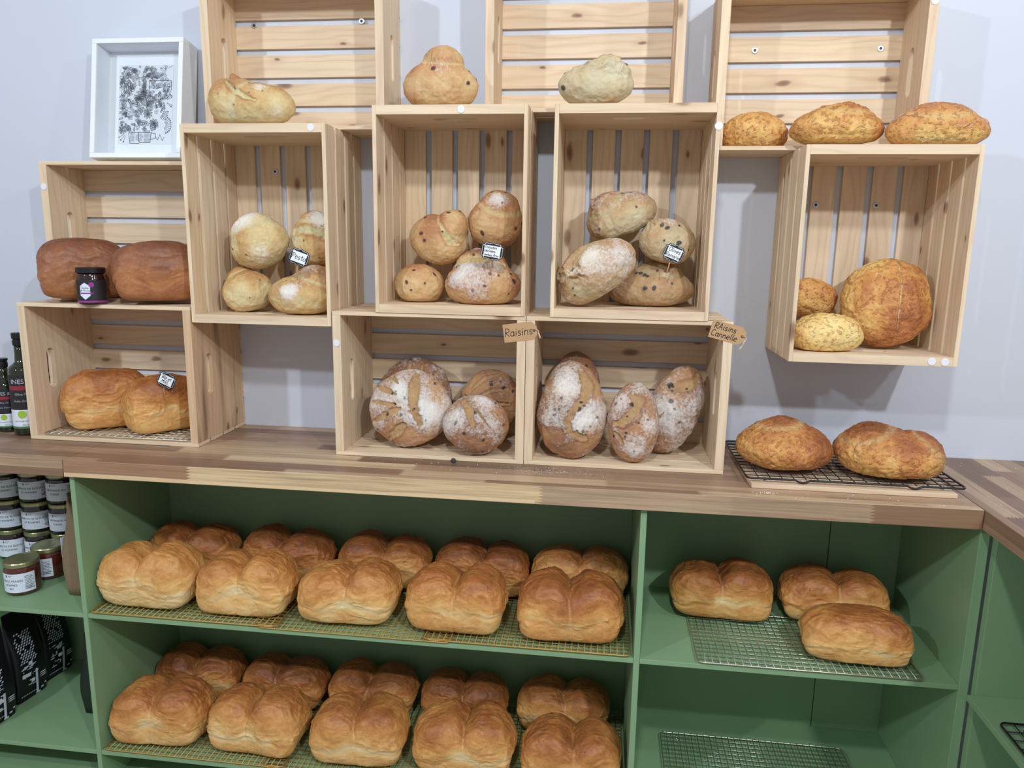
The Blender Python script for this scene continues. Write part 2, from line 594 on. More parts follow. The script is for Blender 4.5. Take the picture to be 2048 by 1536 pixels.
def vn(P, seed=0):
    i = np.floor(P).astype(np.int64)
    f = P - i
    u = f * f * f * (f * (f * 6 - 15) + 10)
    r = 0
    for dx in (0, 1):
        for dy in (0, 1):
            for dz in (0, 1):
                wgt = (u[:, 0] if dx else 1 - u[:, 0]) * (u[:, 1] if dy else 1 - u[:, 1]) * (u[:, 2] if dz else 1 - u[:, 2])
                r = r + wgt * hash3(i[:, 0] + dx, i[:, 1] + dy, i[:, 2] + dz, seed)
    return r

def fbm(P, seed=0, octv=3, gain=.5):
    r, a = 0, 1.0
    for k in range(octv):
        r = r + a * vn(P * (2.03 ** k), seed + k * 17)
        a *= gain
    return r

def ridged(P, seed=0, octv=2):
    r, a = 0, 1.0
    for k in range(octv):
        r = r + a * (1 - np.abs(vn(P * (2.1 ** k), seed + k * 31)) * 2)
        a *= .5
    return r

def sstep(a, b, x):
    t = np.clip((x - a) / (b - a), 0, 1)
    return t * t * (3 - 2 * t)

_cs = {}
def cube_sphere(n):
    if n in _cs:
        return _cs[n]
    idx, V, F = {}, [], []
    def vid(p):
        k = p
        if k not in idx:
            idx[k] = len(V)
            V.append([math.tan((c / n - .5) * PI / 2) if True else 0 for c in p])
        return idx[k]
    for ax in range(3):
        for side in (0, n):
            for i in range(n):
                for j in range(n):
                    q = []
                    for (a, b) in ((i, j), (i + 1, j), (i + 1, j + 1), (i, j + 1)):
                        p = [0, 0, 0]
                        p[ax] = side
                        p[(ax + 1) % 3] = a
                        p[(ax + 2) % 3] = b
                        q.append(vid(tuple(p)))
                    F.append(q if side else q[::-1])
    V = np.array(V, float)
    V /= np.linalg.norm(V, axis=1)[:, None]
    _cs[n] = (V, np.array(F, np.int32))
    return _cs[n]

def bread_mesh(name, P, F, masks):
    me = bpy.data.meshes.new(name)
    N, K = len(P), len(F)
    me.vertices.add(N)
    me.vertices.foreach_set('co', P.astype(np.float32).ravel())
    me.loops.add(K * 4)
    me.loops.foreach_set('vertex_index', F.ravel())
    me.polygons.add(K)
    me.polygons.foreach_set('loop_start', np.arange(0, K * 4, 4, dtype=np.int32))
    me.polygons.foreach_set('use_smooth', np.ones(K, bool))
    me.update(calc_edges=True)
    at = me.attributes.new('crust', 'FLOAT_COLOR', 'POINT')
    at.data.foreach_set('color', np.clip(np.stack(masks, 1), 0, 1).astype(np.float32).ravel())
    me.validate()
    return me

def seg_dist(X, Y, pts):
    """distance to a polyline and parameter along it"""
    best = np.full(len(X), 1e9)
    par = np.zeros(len(X))
    tot = sum(math.dist(a, b) for a, b in zip(pts, pts[1:]))
    acc = 0
    for a, b in zip(pts, pts[1:]):
        dx, dy = b[0] - a[0], b[1] - a[1]
        l2 = dx * dx + dy * dy
        t = np.clip(((X - a[0]) * dx + (Y - a[1]) * dy) / l2, 0, 1)
        d = np.hypot(X - a[0] - t * dx, Y - a[1] - t * dy)
        m = d < best
        best = np.where(m, d, best)
        par = np.where(m, (acc + t * math.sqrt(l2)) / tot, par)
        acc += math.sqrt(l2)
    return best, par

def tin_loaf(L, W, H, lobes=2, seed=0, bake=0.0, n=54, rise=1.0, burst=1.0, wrk=1.0):
    """loaf baked in a tin: straight pale base, pinched rim, domed wrinkled top in one or two lobes"""
    D, F = cube_sphere(n)
    s = sstep(-.35, .35, D[:, 2])[:, None]
    lo = D / (np.abs(D) ** 6).sum(1)[:, None] ** (1 / 6)
    hi = D / (np.abs(D) ** 3.1).sum(1)[:, None] ** (1 / 3.1)
    p = lo * (1 - s) + hi * s
    x, y, z = p[:, 0].copy(), p[:, 1].copy(), p[:, 2]
    Q = D * np.array([L, W, H]) / 2
    n1 = fbm(Q * 22, seed, 2)
    plan = np.stack([x, y, 0 * x], 1)
    rim = .33 + .07 * fbm(plan * 1.9, seed + 3, 2)
    pin = sstep(-.6, .5, vn(plan * 3.1, seed + 83))
    zf = (z + 1) / 2
    up = sstep(rim - .02, rim + .14, zf)
    k = np.where(zf < rim, .905 + .055 * zf / np.maximum(rim, .1), .96 + .04 * sstep(rim, rim + .18, zf))
    pinch = np.exp(-((zf - rim) / .032) ** 2) * (.35 + .65 * pin)
    k = k - .020 * pinch * burst
    top = np.ones_like(x)
    v = 0 * x
    nv = 0 * x
    tee = 0 * x
    if lobes == 2:
        x0 = .05 * math.sin(seed * 1.7)
        xw = x - x0 + .05 * vn(np.stack([y * 2.2, zf * 3, 0 * x], 1), seed + 71)
        v = np.exp(-((x - x0) / .19) ** 2)
        nv = np.exp(-(xw / .028) ** 2)
        top = 1 - .26 * v - .11 * nv - .10 * np.clip((np.abs(x - x0) - .5) / .5, 0, 1) ** 2
        top = top * (1 + .05 * np.sign(x - x0) * math.sin(seed * 2.3) * np.clip(np.abs(x - x0) * 5, 0, 1))
        k = k - up * (.062 * v + .038 * nv)
        k = k - (1 - up) * (.030 * nv + .016 * v)
        tee = np.exp(-((x - x0) / .22) ** 2 - ((zf - rim - .10) / .14) ** 2)
    zz = np.where(zf > rim, rim + (zf - rim) * top * rise, zf)
    P = np.stack([x * k * L / 2, y * k * W / 2, zz * H], 1)
    P[:, 2] -= up * .05 * H * np.abs(x) ** 4
    lump = fbm(P * 13, seed + 5, 2)
    wr = ridged(P * np.array([24, 46, 40]) + lump[:, None] * .9, seed + 9, 2)
    wf = ridged(P * np.array([58, 104, 96]) + lump[:, None] * 2.2, seed + 29, 2)
    patch = sstep(-.35, .35, fbm(P * 17, seed + 55, 2))
    amp = .0042 * lump + wrk * up * (.0018 * np.clip(wr, -.6, 1.5) + .0017 * np.clip(wf, -.5, 1.4) * patch) + (1 - up) * .0010 * wr
    amp = amp * sstep(.0, .10, zf)
    P = P + D * amp[:, None]
    P[:, 2] = np.maximum(P[:, 2], 0)
    pale_band = np.exp(-((zf - rim - .045) / .06) ** 2) * sstep(-.3, .5, vn(plan * 2.5, seed + 41))
    b = .40 + .24 * sstep(rim, .85, zf) + .11 * lump + .10 * sstep(.72, 1, zf)
    b = np.where(zf < rim, .37 + .11 * n1, b)
    b = b - .26 * pale_band * burst - up * .10 * nv - .30 * tee * sstep(-.5, .4, n1) * up + .08 * pinch * (1 - pale_band)
    b = b + bake - .06 * np.clip(wr, 0, 1) * up + .05 * up * np.clip(-wf, 0, 1)
    return P, F, [b, .08 * pale_band, np.clip(pale_band * .3 + nv * .2 * up + tee * .25, 0, 1), 0 * b]

def rustic_loaf(ells, zb, seed=0, n=58, bake=0.0, scores=(), torn=(), flour=0.0, fpatch=(), spots=0, spot_r=.005,
                spot_h=.0012, rough=.0016, lump=.004, sharp=240., creaseb=.25, front_spots=False):
    """free-form hearth loaf: union of ellipsoids on a flat base, with scores, torn flaps, flour and inclusions"""
    D, F = cube_sphere(n)
    rs = []
    for (cx, cy, cz, a, b, c) in ells:
        inv = np.array([1 / a, 1 / b, 1 / c])
        d = D * inv
        o = -np.array([cx, cy, cz]) * inv
        A = (d * d).sum(1); B = (d * o).sum(1); C = (o * o).sum() - 1
        disc = B * B - A * C
        r = np.where(disc > 0, (-B + np.sqrt(np.maximum(disc, 0))) / A, .001)
        rs.append(np.maximum(r, .001))
    R = np.stack(rs, 1)
    mx = R.max(1)
    r = mx + np.log(np.exp((R - mx[:, None]) * sharp).sum(1)) / sharp
    P = D * r[:, None]
    # crease where two bodies meet
    if len(ells) > 1:
        so = np.sort(R, 1)
        cre = np.exp(-((so[:, -1] - so[:, -2]) / .0035) ** 2)
    else:
        cre = 0 * r
    lm = fbm(P * 15 + seed * 3.1, seed, 3)
    wr = ridged(P * 55, seed + 4, 2)
    fine = fbm(P * 120, seed + 8, 2)
    disp = lump * lm + rough * .5 * np.clip(wr, -.5, 1.5) + rough * .45 * fine
    crumb = 0 * r
    edge = 0 * r
    for sc in scores:
        plane, pts, w, dep = sc[:4]
        X = P[:, 0]
        Y = P[:, 1] if plane == 'top' else P[:, 2]
        vis = (D[:, 2] > .02) if plane == 'top' else (D[:, 1] < -.02)
        jit = .18 * w * fine + .25 * w * lm
        d, t = seg_dist(X, Y, pts)
        ww = w * (.35 + .65 * np.sin(np.clip(t, 0.03, .97) * PI) ** .5)
        m = sstep(1.0, .55, (d + jit) / ww) * vis
        lip = np.exp(-(((d + jit) / ww - 1.15) / .28) ** 2) * vis
        disp = disp - dep * m + dep * .45 * lip
        crumb = np.maximum(crumb, m)
        edge = np.maximum(edge, lip)
    for (tx, ty, tz, tr, ta) in torn:
        q = np.exp(-(((P - np.array([tx, ty, tz])) ** 2).sum(1)) / tr ** 2)
        rg = ridged(P * 34 + lm[:, None] * .7, seed + 61, 3)
        disp = disp + q * ta * (np.clip(rg, -.4, 1.6) - .4)
        crumb = np.maximum(crumb, q * sstep(.1, .8, -rg + .5) * .8)
        edge = np.maximum(edge, q * sstep(.9, 1.3, rg) * .7)
    spot = 0 * r
    rng = np.random.RandomState(seed + 5)
    up = (D[:, 2] > -.25)
    if spots:
        cand = np.where(up)[0]
        for q in rng.choice(cand, spots):
            rad = spot_r * rng.uniform(.6, 1.3)
            st = rng.normal(size=3); st /= np.linalg.norm(st)
            dv = P - P[q]
            al = dv @ st
            d2 = (dv * dv).sum(1) - .55 * al * al
            g = np.exp(-d2 / rad ** 2)
            spot = np.maximum(spot, sstep(.42, .62, g))
            disp = disp + spot_h * (g > .1) * g
    P = P + D * disp[:, None]
    low = P[:, 2] < -zb + .012
    z = P[:, 2]
    z2 = -zb + np.log1p(np.exp(np.clip((z + zb) / .004, -40, 40))) * .004
    P[:, 2] = np.where(z < -zb + .03, z2, z)
    base = sstep(-zb + .018, -zb + .002, P[:, 2])
    b = .40 + .26 * lm + .16 * D[:, 2] + bake - .55 * crumb * creaseb * 2 - cre * creaseb + .18 * edge
    fl = flour + .35 * lm * (flour > .05)
    for (fx, fy, fz, fr, fs) in fpatch:
        fl = fl + fs * np.exp(-(((P - np.array([fx, fy, fz])) ** 2).sum(1)) / fr ** 2)
    fl = fl * (1 - crumb) * (1 - .8 * base)
    return P, F, [b, fl, np.maximum(crumb, cre * .6), spot]

# ------------------------------------------------------------------ bread: crust materials
def crust(name, stops, crumb, floury=(.86, .84, .80), spotc=(40, 32, 30), rough=.6, bump=.35, wrinkle=0.0,
          speck=None, gloss=.4, coat=0.0, vary=.10, mott=.42, bdist=.004):
    k = NT(name)
    a = k.n('ShaderNodeAttribute', attribute_name='crust')
    sp = k.n('ShaderNodeSeparateColor')
    k.l(a.outputs['Color'], sp.inputs[0])
    bake, flour, crm = sp.outputs
    spot = a.outputs['Alpha']
    tc = k.n('ShaderNodeTexCoord').outputs['Object']
    oi = k.n('ShaderNodeObjectInfo')
    off = k.n('ShaderNodeVectorMath', operation='ADD')
    k.l(tc, off.inputs[0])
    k.l(k.math('MULTIPLY', oi.outputs['Random'], 9.0), off.inputs[1])
    v = off.outputs[0]
    n1 = k.noise(v, 26, 4, .6, .4)
    n2 = k.noise(v, 130, 4, .65)
    n3 = k.noise(v, 420, 2, .6)
    f = k.math('ADD', bake, k.math('MULTIPLY_ADD', n1, .36, -.18))
    f = k.math('ADD', f, k.math('MULTIPLY_ADD', n2, mott, -mott / 2))
    f = k.math('ADD', f, k.math('MULTIPLY_ADD', oi.outputs['Random'], vary, -vary / 2))
    w1 = None
    if wrinkle:
        wv = k.n('ShaderNodeMapping')
        wv.inputs['Scale'].default_value = (1, 1.7, 1.6)
        k.l(v, wv.inputs['Vector'])
        w1 = k.noise(wv.outputs[0], 30, 3, .5, 1.2, 'RIDGED_MULTIFRACTAL')
        w1 = k.math('MULTIPLY', w1, .5)
        w2 = k.noise(wv.outputs[0], 46, 3, .6, 1.8, 'RIDGED_MULTIFRACTAL')
        top_ = k.ramp(bake, [(.34, (0, 0, 0)), (.55, (1, 1, 1))])
        cr = k.math('MULTIPLY', k.ramp(w2, [(.52, (0, 0, 0)), (.80, (1, 1, 1))]), top_)
        f = k.math('ADD', f, k.math('MULTIPLY', k.math('MULTIPLY', cr, n1), .34 * wrinkle))
    col = k.ramp(f, stops)
    # torn crumb
    cc = k.ramp(k.math('ADD', k.math('MULTIPLY', n2, .5), k.math('MULTIPLY', n1, .5)),
                [(.34, tuple(c * .38 for c in crumb[:3])), (.5, tuple(c * .74 for c in crumb[:3])), (.64, crumb)])
    col = k.mix(k.math('MULTIPLY', crm, .72), col, cc)
    h = k.math('ADD', k.math('MULTIPLY', n2, .5), k.math('MULTIPLY', n3, .25))
    if wrinkle:
        h = k.math('ADD', k.math('MULTIPLY', h, .30), k.math('MULTIPLY', w1, wrinkle * .8))
        h = k.math('SUBTRACT', h, k.math('MULTIPLY', cr, .55 * wrinkle))
    if speck:
        # melted cheese flecks: stretched dark blotches
        sc_, thr, colA = speck
        m1 = k.n('ShaderNodeMapping')
        m1.inputs['Scale'].default_value = (1.0, 1.0, 1.5)
        k.l(v, m1.inputs['Vector'])
        wob = k.n('ShaderNodeVectorMath', operation='ADD')
        k.l(m1.outputs[0], wob.inputs[0])
        k.l(k.math('MULTIPLY', n1, .03), wob.inputs[1])
        nn = k.noise(wob.outputs[0], sc_, 1.5, .5, .15)
        s1 = k.ramp(nn, [(thr, (0, 0, 0)), (thr + .07, (1, 1, 1))])
        big = k.noise(v, 14, 2)
        col = k.mix(k.math('MULTIPLY', s1, k.ramp(big, [(.3, (.25, .25, .25)), (.7, (.72, .72, .72))])), col, colA)
        h = k.math('ADD', h, k.math('MULTIPLY', s1, .5))
    # inclusions
    col = k.mix(spot, col, k.mix(n3, srgb(*spotc), srgb(*[min(255, c + 34) for c in spotc])))
    # flour: patches broken up by the crust texture
    fr = k.noise(v, 150, 5, .8)
    fm = k.math('ADD', k.math('MULTIPLY', flour, 1.25), k.math('MULTIPLY_ADD', fr, 1.9, -1.22))
    fm = k.math('ADD', fm, k.math('MULTIPLY_ADD', n1, .7, -.35))
    fm = k.math('MULTIPLY', k.ramp(fm, [(.02, (0, 0, 0)), (.4, (.55, .55, .55)), (.9, (.95, .95, .95))]), k.math('GREATER_THAN', flour, .02))
    fm = k.math('MULTIPLY', fm, k.math('SUBTRACT', 1.0, k.math('MULTIPLY', spot, .6)))
    col = k.mix(k.math('MULTIPLY', fm, .86), col, (*floury, 1))
    k.base(col)
    k.rough(k.math('ADD', k.math('MULTIPLY', fm, .3), k.math('MULTIPLY_ADD', n2, .2, rough - .1), clamp=True))
    k.b.inputs['Specular IOR Level'].default_value = gloss
    k.b.inputs['Coat Weight'].default_value = coat
    k.b.inputs['Coat Roughness'].default_value = .35
    k.b.inputs['Subsurface Weight'].default_value = 0.0
    k.bump(h, bump, bdist)
    return k.m

M['tin'] = crust('golden_tin_crust', [(0, srgb(244, 220, 172)), (.26, srgb(236, 200, 138)), (.44, srgb(222, 170, 102)),
                 (.60, srgb(202, 140, 76)), (.78, srgb(170, 104, 54)), (1, srgb(128, 74, 40))], srgb(244, 222, 174),
                 rough=.5, bump=.7, wrinkle=1.0, gloss=.45, coat=.06, vary=.08, mott=.26, bdist=.009)
M['brown'] = crust('dark_tin_crust', [(0, srgb(206, 150, 98)), (.3, srgb(186, 124, 76)), (.5, srgb(162, 104, 64)),
                   (.7, srgb(138, 84, 54)), (1, srgb(100, 60, 42))], srgb(196, 146, 98),
                   rough=.5, bump=.5, wrinkle=.7, gloss=.4, coat=.1, bdist=.007)
M['pesto'] = crust('pesto_crust', [(0, srgb(224, 212, 172)), (.3, srgb(216, 196, 148)), (.5, srgb(204, 170, 116)),
                   (.72, srgb(184, 134, 86)), (1, srgb(142, 94, 62))], srgb(214, 206, 160), spotc=(88, 86, 58), rough=.7, bump=.3)
M['tomato'] = crust('tomato_crust', [(0, srgb(226, 208, 164)), (.3, srgb(216, 186, 138)), (.52, srgb(202, 160, 112)),
                    (.72, srgb(178, 126, 86)), (1, srgb(134, 86, 60))], srgb(218, 196, 142), spotc=(74, 40, 30), rough=.68, bump=.32)
M['olive'] = crust('olive_crust', [(0, srgb(206, 196, 166)), (.3, srgb(198, 180, 144)), (.52, srgb(188, 156, 116)),
                   (.75, srgb(168, 124, 88)), (1, srgb(124, 86, 64))], srgb(188, 164, 116), spotc=(58, 56, 56), rough=.75, bump=.4)
M['raisin'] = crust('raisin_crust', [(0, srgb(208, 168, 122)), (.3, srgb(184, 140, 100)), (.52, srgb(158, 114, 82)),
                    (.75, srgb(132, 92, 70)), (1, srgb(98, 68, 56))], srgb(194, 158, 110), spotc=(44, 36, 34), rough=.72, bump=.5)
M['cheese'] = crust('cheese_crust', [(0, srgb(238, 212, 144)), (.3, srgb(226, 184, 112)), (.52, srgb(206, 146, 82)),
                    (.75, srgb(178, 112, 64)), (1, srgb(134, 80, 50))], srgb(236, 212, 150), spotc=(150, 84, 42), rough=.6, bump=.7,
                    speck=(98, .56, srgb(148, 82, 46)), coat=.05)
# ------------------------------------------------------------------ bread: the loaves
def rotm(*seq):
    m = Matrix.Identity(3)
    for ax, deg in seq:
        m = Matrix.Rotation(math.radians(deg), 3, ax) @ m
    return m.to_euler()

KEYS = {}
def put_bread(key, name, label, group, data, m, loc, rot):
    P, F, masks = data
    me = bread_mesh(name, P, F, masks)
    o = link_mesh(name, me, m, None, loc, rot)
    tag(o, label, 'bread', group)
    KEYS[key] = o
    return o

ZROW = (Z1 + .0102, Z2 + .0102)
ordn = ['first', 'second', 'third', 'fourth', 'fifth']
rows = [
    # key, shelf, row, x centres, y, L, W, H list, bake list
    ('r1f', 0, 'front', (-.731, -.477, -.217, .050, .321), -.304, .241, .146, (.146, .140, .134, .142, .144), (-.09, -.02, 0, .08, .12)),
    ('r1r', 0, 'rear', (-.728, -.455, -.182, .081, .337), -.116, .246, .132, (.124, .130, .130, .129, .130), (.14, .20, .14, .20, .0)),
    ('r2f', 1, 'front', (-.732, -.467, -.198, .071, .336), -.304, .247, .146, (.143, .145, .143, .146, .132), (.0, .04, .02, .04, .10)),
    ('r2r', 1, 'rear', (-.733, -.478, -.222, .034, .305), -.116, .240, .132, (.130, .120, .122, .122, .120), (.15, .16, .20, .26, .02)),
]
tone = {True: 'pale', False: 'golden'}
sd = 11
for key, sh_, row, xs, y, L, W, Hs, bk in rows:
    for i, x in enumerate(xs):
        sd += 3
        where = 'upper' if sh_ == 0 else 'lower'
        put_bread(f'{key}{i}', 'tin_loaf',
                  f'two-lobed golden tin loaf, {ordn[i]} from left in the {row} row on the {where} wide shelf',
                  'two-lobed tin loaves on the green shelves',
                  tin_loaf(L * (1 + .02 * math.sin(sd)), W, Hs[i], 2, sd, bk[i]), M['tin'],
                  (x, y, ZROW[sh_]), rotm(('Z', 2.2 * math.sin(sd * 1.3))))
put_bread('ra', 'tin_loaf', 'two-lobed brown tin loaf at the left of the right hand shelf', 'two-lobed tin loaves on the green shelves',
          tin_loaf(.250, .138, .128, 2, 91, .13), M['tin'], (.690, -.142, ZROW[0]), rotm(('Z', -2)))
put_bread('rb', 'tin_loaf', 'two-lobed tin loaf standing behind the single oval loaf on the right hand shelf', 'two-lobed tin loaves on the green shelves',
          tin_loaf(.250, .136, .122, 2, 97, .06), M['tin'], (.964, -.130, ZROW[0]), rotm(('Z', -6)))
put_bread('rc', 'tin_loaf', 'single-domed oval tin loaf at the front of the right hand shelf', None,
          tin_loaf(.232, .122, .102, 1, 103, .02), M['tin'], (.961, -.306, ZROW[0]), rotm(('Z', -4)))

# long loaves in and on the far left crate
gl = dict(n=58)
put_bread('w1', 'tin_loaf', 'left of the two golden honey loaves inside the low left crate', 'honey wheat loaves',
          tin_loaf(.205, .118, .150, 1, 121, .10, **gl), M['tin'], (-.940, -.137, .0165), rotm(('Z', 38)))
put_bread('w2', 'tin_loaf', 'golden honey loaf with the small black sign stuck in it', 'honey wheat loaves',
          tin_loaf(.190, .112, .142, 1, 131, .08, **gl), M['tin'], (-.772, -.147, .0165), rotm(('Z', 52)))
put_bread('b1', 'tin_loaf', 'dark brown loaf at the far left, left of the purple labelled jar', 'dark brown loaves on the left crate',
          tin_loaf(.205, .138, .148, 1, 141, .06, wrk=.55, **gl), M['brown'], (-.955, -.162, .3606), rotm(('Z', 42)))
put_bread('b2', 'tin_loaf', 'dark brown loaf right of the purple labelled jar', 'dark brown loaves on the left crate',
          tin_loaf(.205, .134, .146, 1, 151, .10, wrk=.55, **gl), M['brown'], (-.737, -.178, .3606), rotm(('Z', 28)))

# ---- pesto loaves
def rust(key, name, label, group, mat, loc, rot, zb, ells, **kw):
    return put_bread(key, name, label, group, rustic_loaf(ells, zb, **kw), M[mat], loc, rot)
PG, TG, OG, RG, CG = ('pesto loaves', 'dried tomato loaves', 'olive loaves', 'floured raisin loaves', 'cheese flecked loaves')
rust('pestoTop', 'pesto_loaf', 'pale pesto loaf with a torn ridge, alone on top of the leftmost upright crate', PG, 'pesto',
     (-.459, -.203, .7745 + .045), rotm(), .045,
     [(.014, 0, -.002, .090, .050, .049), (-.040, 0, .008, .060, .048, .054)], seed=201, bake=0.01,
     scores=[('front', [(-.045, .050), (-.02, .028), (.004, .014), (.03, .004)], .007, .004)],
     torn=[(-.045, -.01, .075, .026, .014), (-.012, -.03, .07, .022, .010)], fpatch=[(.035, -.035, .045, .02, .7), (.075, -.03, -.02, .025, .4)], spots=14, spot_r=.003)
rust('p1', 'pesto_loaf', 'round pesto loaf with a floured scored flap, upper left in the pesto crate', PG, 'pesto',
     (-.488, -.132, .503), rotm(('X', 58), ('Y', -22)), .05,
     [(0, 0, 0, .075, .062, .060), (-.006, .034, .022, .058, .040, .040)], seed=203, bake=0.01,
     scores=[('top', [(-.035, .045), (-.032, .052)], .004, .003), ('top', [(-.018, .048), (-.013, .056)], .003, .003), ('top', [(.0, .05), (.004, .058)], .003, .003)],
     fpatch=[(-.014, .055, .045, .040, 1.4), (.012, -.055, .03, .034, .5)], spots=10, spot_r=.0028)
rust('p2', 'pesto_loaf', 'pesto loaf with a wide pale split, upper right behind the Pesto sign', PG, 'pesto',
     (-.345, -.114, .511), rotm(('X', 55), ('Y', 24)), .045,
     [(0, 0, 0, .066, .060, .053), (-.008, .028, .018, .052, .036, .036)], seed=207, bake=-0.06,
     scores=[('top', [(-.05, -.012), (0, -.004), (.05, .006)], .014, .004)], fpatch=[(-.005, .04, .05, .032, 1.2)], spots=16, spot_r=.003)
rust('p3', 'pesto_loaf', 'smooth pale pesto loaf, lower left in the pesto crate', PG, 'pesto',
     (-.518, -.145, .334 + .0495), rotm(('Y', -8), ('X', 6)), .046,
     [(0, 0, 0, .062, .060, .050), (-.022, .02, .02, .04, .04, .042)], seed=211, bake=-0.03, spots=8, spot_r=.0024)
rust('p4', 'pesto_loaf', 'browned pesto loaf with a round flour patch, holding the Pesto sign', PG, 'pesto',
     (-.365, -.168, .334 + .046), rotm(), .045,
     [(0, 0, 0, .084, .070, .052), (.030, .01, .030, .058, .052, .044)], seed=213, bake=0.14, flour=.08,
     fpatch=[(-.010, -.068, .012, .021, 1.1), (0, -.03, .06, .04, .3)], spots=12, spot_r=.003)

# ---- dried tomato loaves
rust('tomTop', 'tomato_loaf', 'tall pinched tomato loaf, alone on top of the middle upright crate', TG, 'tomato',
     (-.010, -.200, .811 + .042), rotm(), .042,
     [(0, 0, .004, .083, .050, .054), (.006, .004, .052, .046, .042, .040)], seed=221, bake=.0, n=66,
     torn=[(-.022, -.025, .055, .02, .006)], fpatch=[(.01, -.05, .04, .03, .3)], spots=9, spot_r=.0055)
rust('t1', 'tomato_loaf', 'tomato loaf with a pointed split ear, middle left of the tomato crate', TG, 'tomato',
     (-.031, -.116, .5175), rotm(('X', 20), ('Y', 18)), .05,
     [(-.004, 0, 0, .074, .064, .058), (.020, 0, .040, .038, .042, .044)], seed=223, bake=0.00, n=64, spots=10, spot_r=.005,
     scores=[('front', [(.0, .055), (.03, .03), (.05, .022)], .009, .003)])
rust('t2', 'tomato_loaf', 'topmost tomato loaf in its crate, with a floured domed crown', TG, 'tomato',
     (.104, -.105, .560), rotm(('X', 14), ('Y', 6)), .05,
     [(0, 0, 0, .064, .060, .058), (.006, .0, .034, .048, .048, .046)], seed=227, bake=0.05, n=62,
     fpatch=[(.006, -.03, .07, .028, .7)], spots=10, spot_r=.005, torn=[(-.04, -.03, .035, .018, .006)])
rust('t3', 'tomato_loaf', 'small smooth tomato loaf, lower left of the tomato crate', TG, 'tomato',
     (-.077, -.145, .371 + .040), rotm(), .040, [(0, 0, 0, .057, .057, .048)], seed=229, bake=-.08, spots=8, spot_r=.004)
rust('t4', 'tomato_loaf', 'large browned tomato loaf with a torn crown, holding the tomato sign', TG, 'tomato',
     (.082, -.160, .371 + .044), rotm(), .044,
     [(0, 0, 0, .092, .072, .058), (-.006, .012, .038, .066, .05, .044)], seed=231, bake=0.15, n=66, flour=.10,
     fpatch=[(-.04, -.05, .03, .03, .5), (.04, -.04, .045, .035, .4), (0, -.06, -.01, .04, .15)],
     scores=[('front', [(-.07, .052), (-.03, .062), (.02, .06)], .015, .004)], spots=14, spot_r=.005)

# ---- olive loaves
rust('olTop', 'olive_loaf', 'greyish olive loaf with a torn crust, alone on top of its upright crate', OG, 'olive',
     (.337, -.200, .811 + .045), rotm(), .045, [(0, 0, 0, .083, .050, .044), (.018, 0, .022, .056, .042, .032)], seed=246, bake=-.12, n=90,
     torn=[(.03, -.02, .050, .034, .014), (-.045, -.01, .05, .025, .010)], fpatch=[(.055, -.04, .03, .03, .3)], spots=12, spot_r=.0075)
rust('o1', 'olive_loaf', 'topmost olive loaf in its crate, tilted up to the right', OG, 'olive',
     (.407, -.098, .580), rotm(('Z', 8), ('Y', -20), ('X', 10)), .040, [(0, 0, 0, .084, .064, .052), (-.022, 0, .022, .048, .05, .044)], seed=243, bake=0.06, n=64,
     torn=[(-.04, -.01, .06, .03, .010)], flour=.14, spots=12, spot_r=.004)
rust('o2', 'olive_loaf', 'olive loaf behind the olive sign, against the right slats', OG, 'olive',
     (.512, -.128, .524), rotm(('Y', 12), ('X', 12)), .044, [(0, 0, 0, .066, .062, .053)], seed=247, flour=.12, bake=0.08, n=62,
     torn=[(-.04, -.02, .04, .025, .008)], fpatch=[(.0, -.02, .05, .03, .4)], spots=12, spot_r=.005)
rust('o3', 'olive_loaf', 'large floured olive loaf leaning at the left with a torn ridge', OG, 'olive',
     (.354, -.186, .454), rotm(('X', 18), ('Y', -36)), .045, [(0, 0, 0, .096, .066, .062), (-.012, 0, .02, .066, .05, .05)], seed=251, bake=0.18, n=70, flour=.22,
     torn=[(-.062, -.02, .052, .030, .014), (-.025, -.045, .05, .022, .009)], fpatch=[(.012, -.04, .05, .026, .6), (.05, -.05, .0, .05, .1)], spots=12, spot_r=.004)
rust('o4', 'olive_loaf', 'browned olive loaf lying flat at the front, holding the olive sign', OG, 'olive',
     (.481, -.108, .371 + .042), rotm(), .042, [(0, 0, 0, .103, .060, .049), (.016, .005, .022, .062, .05, .046)], seed=253, bake=0.14, n=66, flour=.06,
     torn=[(.055, -.01, .055, .022, .007)], fpatch=[(.03, -.03, .05, .03, .25)], spots=16, spot_r=.0055)

# ---- cheese loaves
rust('c1', 'cheese_loaf', 'small cheese loaf, leftmost of the three on the right hand crate tops', CG, 'cheese',
     (.699, -.085, .7367 + .032), rotm(), .032, [(0, 0, 0, .074, .060, .050)], sharp=85., creaseb=.04, seed=261, bake=0.03, rough=.0024)
rust('c2', 'cheese_loaf', 'broad cheese loaf, middle of the three on the right hand crate tops', CG, 'cheese',
     (.856, -.165, .7367 + .036), rotm(), .036, [(0, 0, -.006, .096, .064, .041), (.008, 0, .010, .060, .05, .036)], sharp=85., creaseb=.04, seed=263, bake=0.16, rough=.0026, flour=.04)
rust('c3', 'cheese_loaf', 'pale sided cheese loaf at the far right on top of the hung crate', CG, 'cheese',
     (1.052, -.208, .7274 + .035), rotm(), .035, [(0, 0, -.006, .100, .050, .042), (-.004, 0, .012, .066, .044, .036)], sharp=85., creaseb=.04, seed=267, bake=0.05, rough=.0022, flour=.06)
rust('k1', 'cheese_loaf', 'small browned cheese loaf at the back left of the hung crate', CG, 'cheese',
     (.860, -.075, .397), rotm(('X', 95), ('Y', 8)), .02, [(0, 0, 0, .060, .046, .034)], sharp=85., creaseb=.04, seed=271, bake=.02, rough=.002)
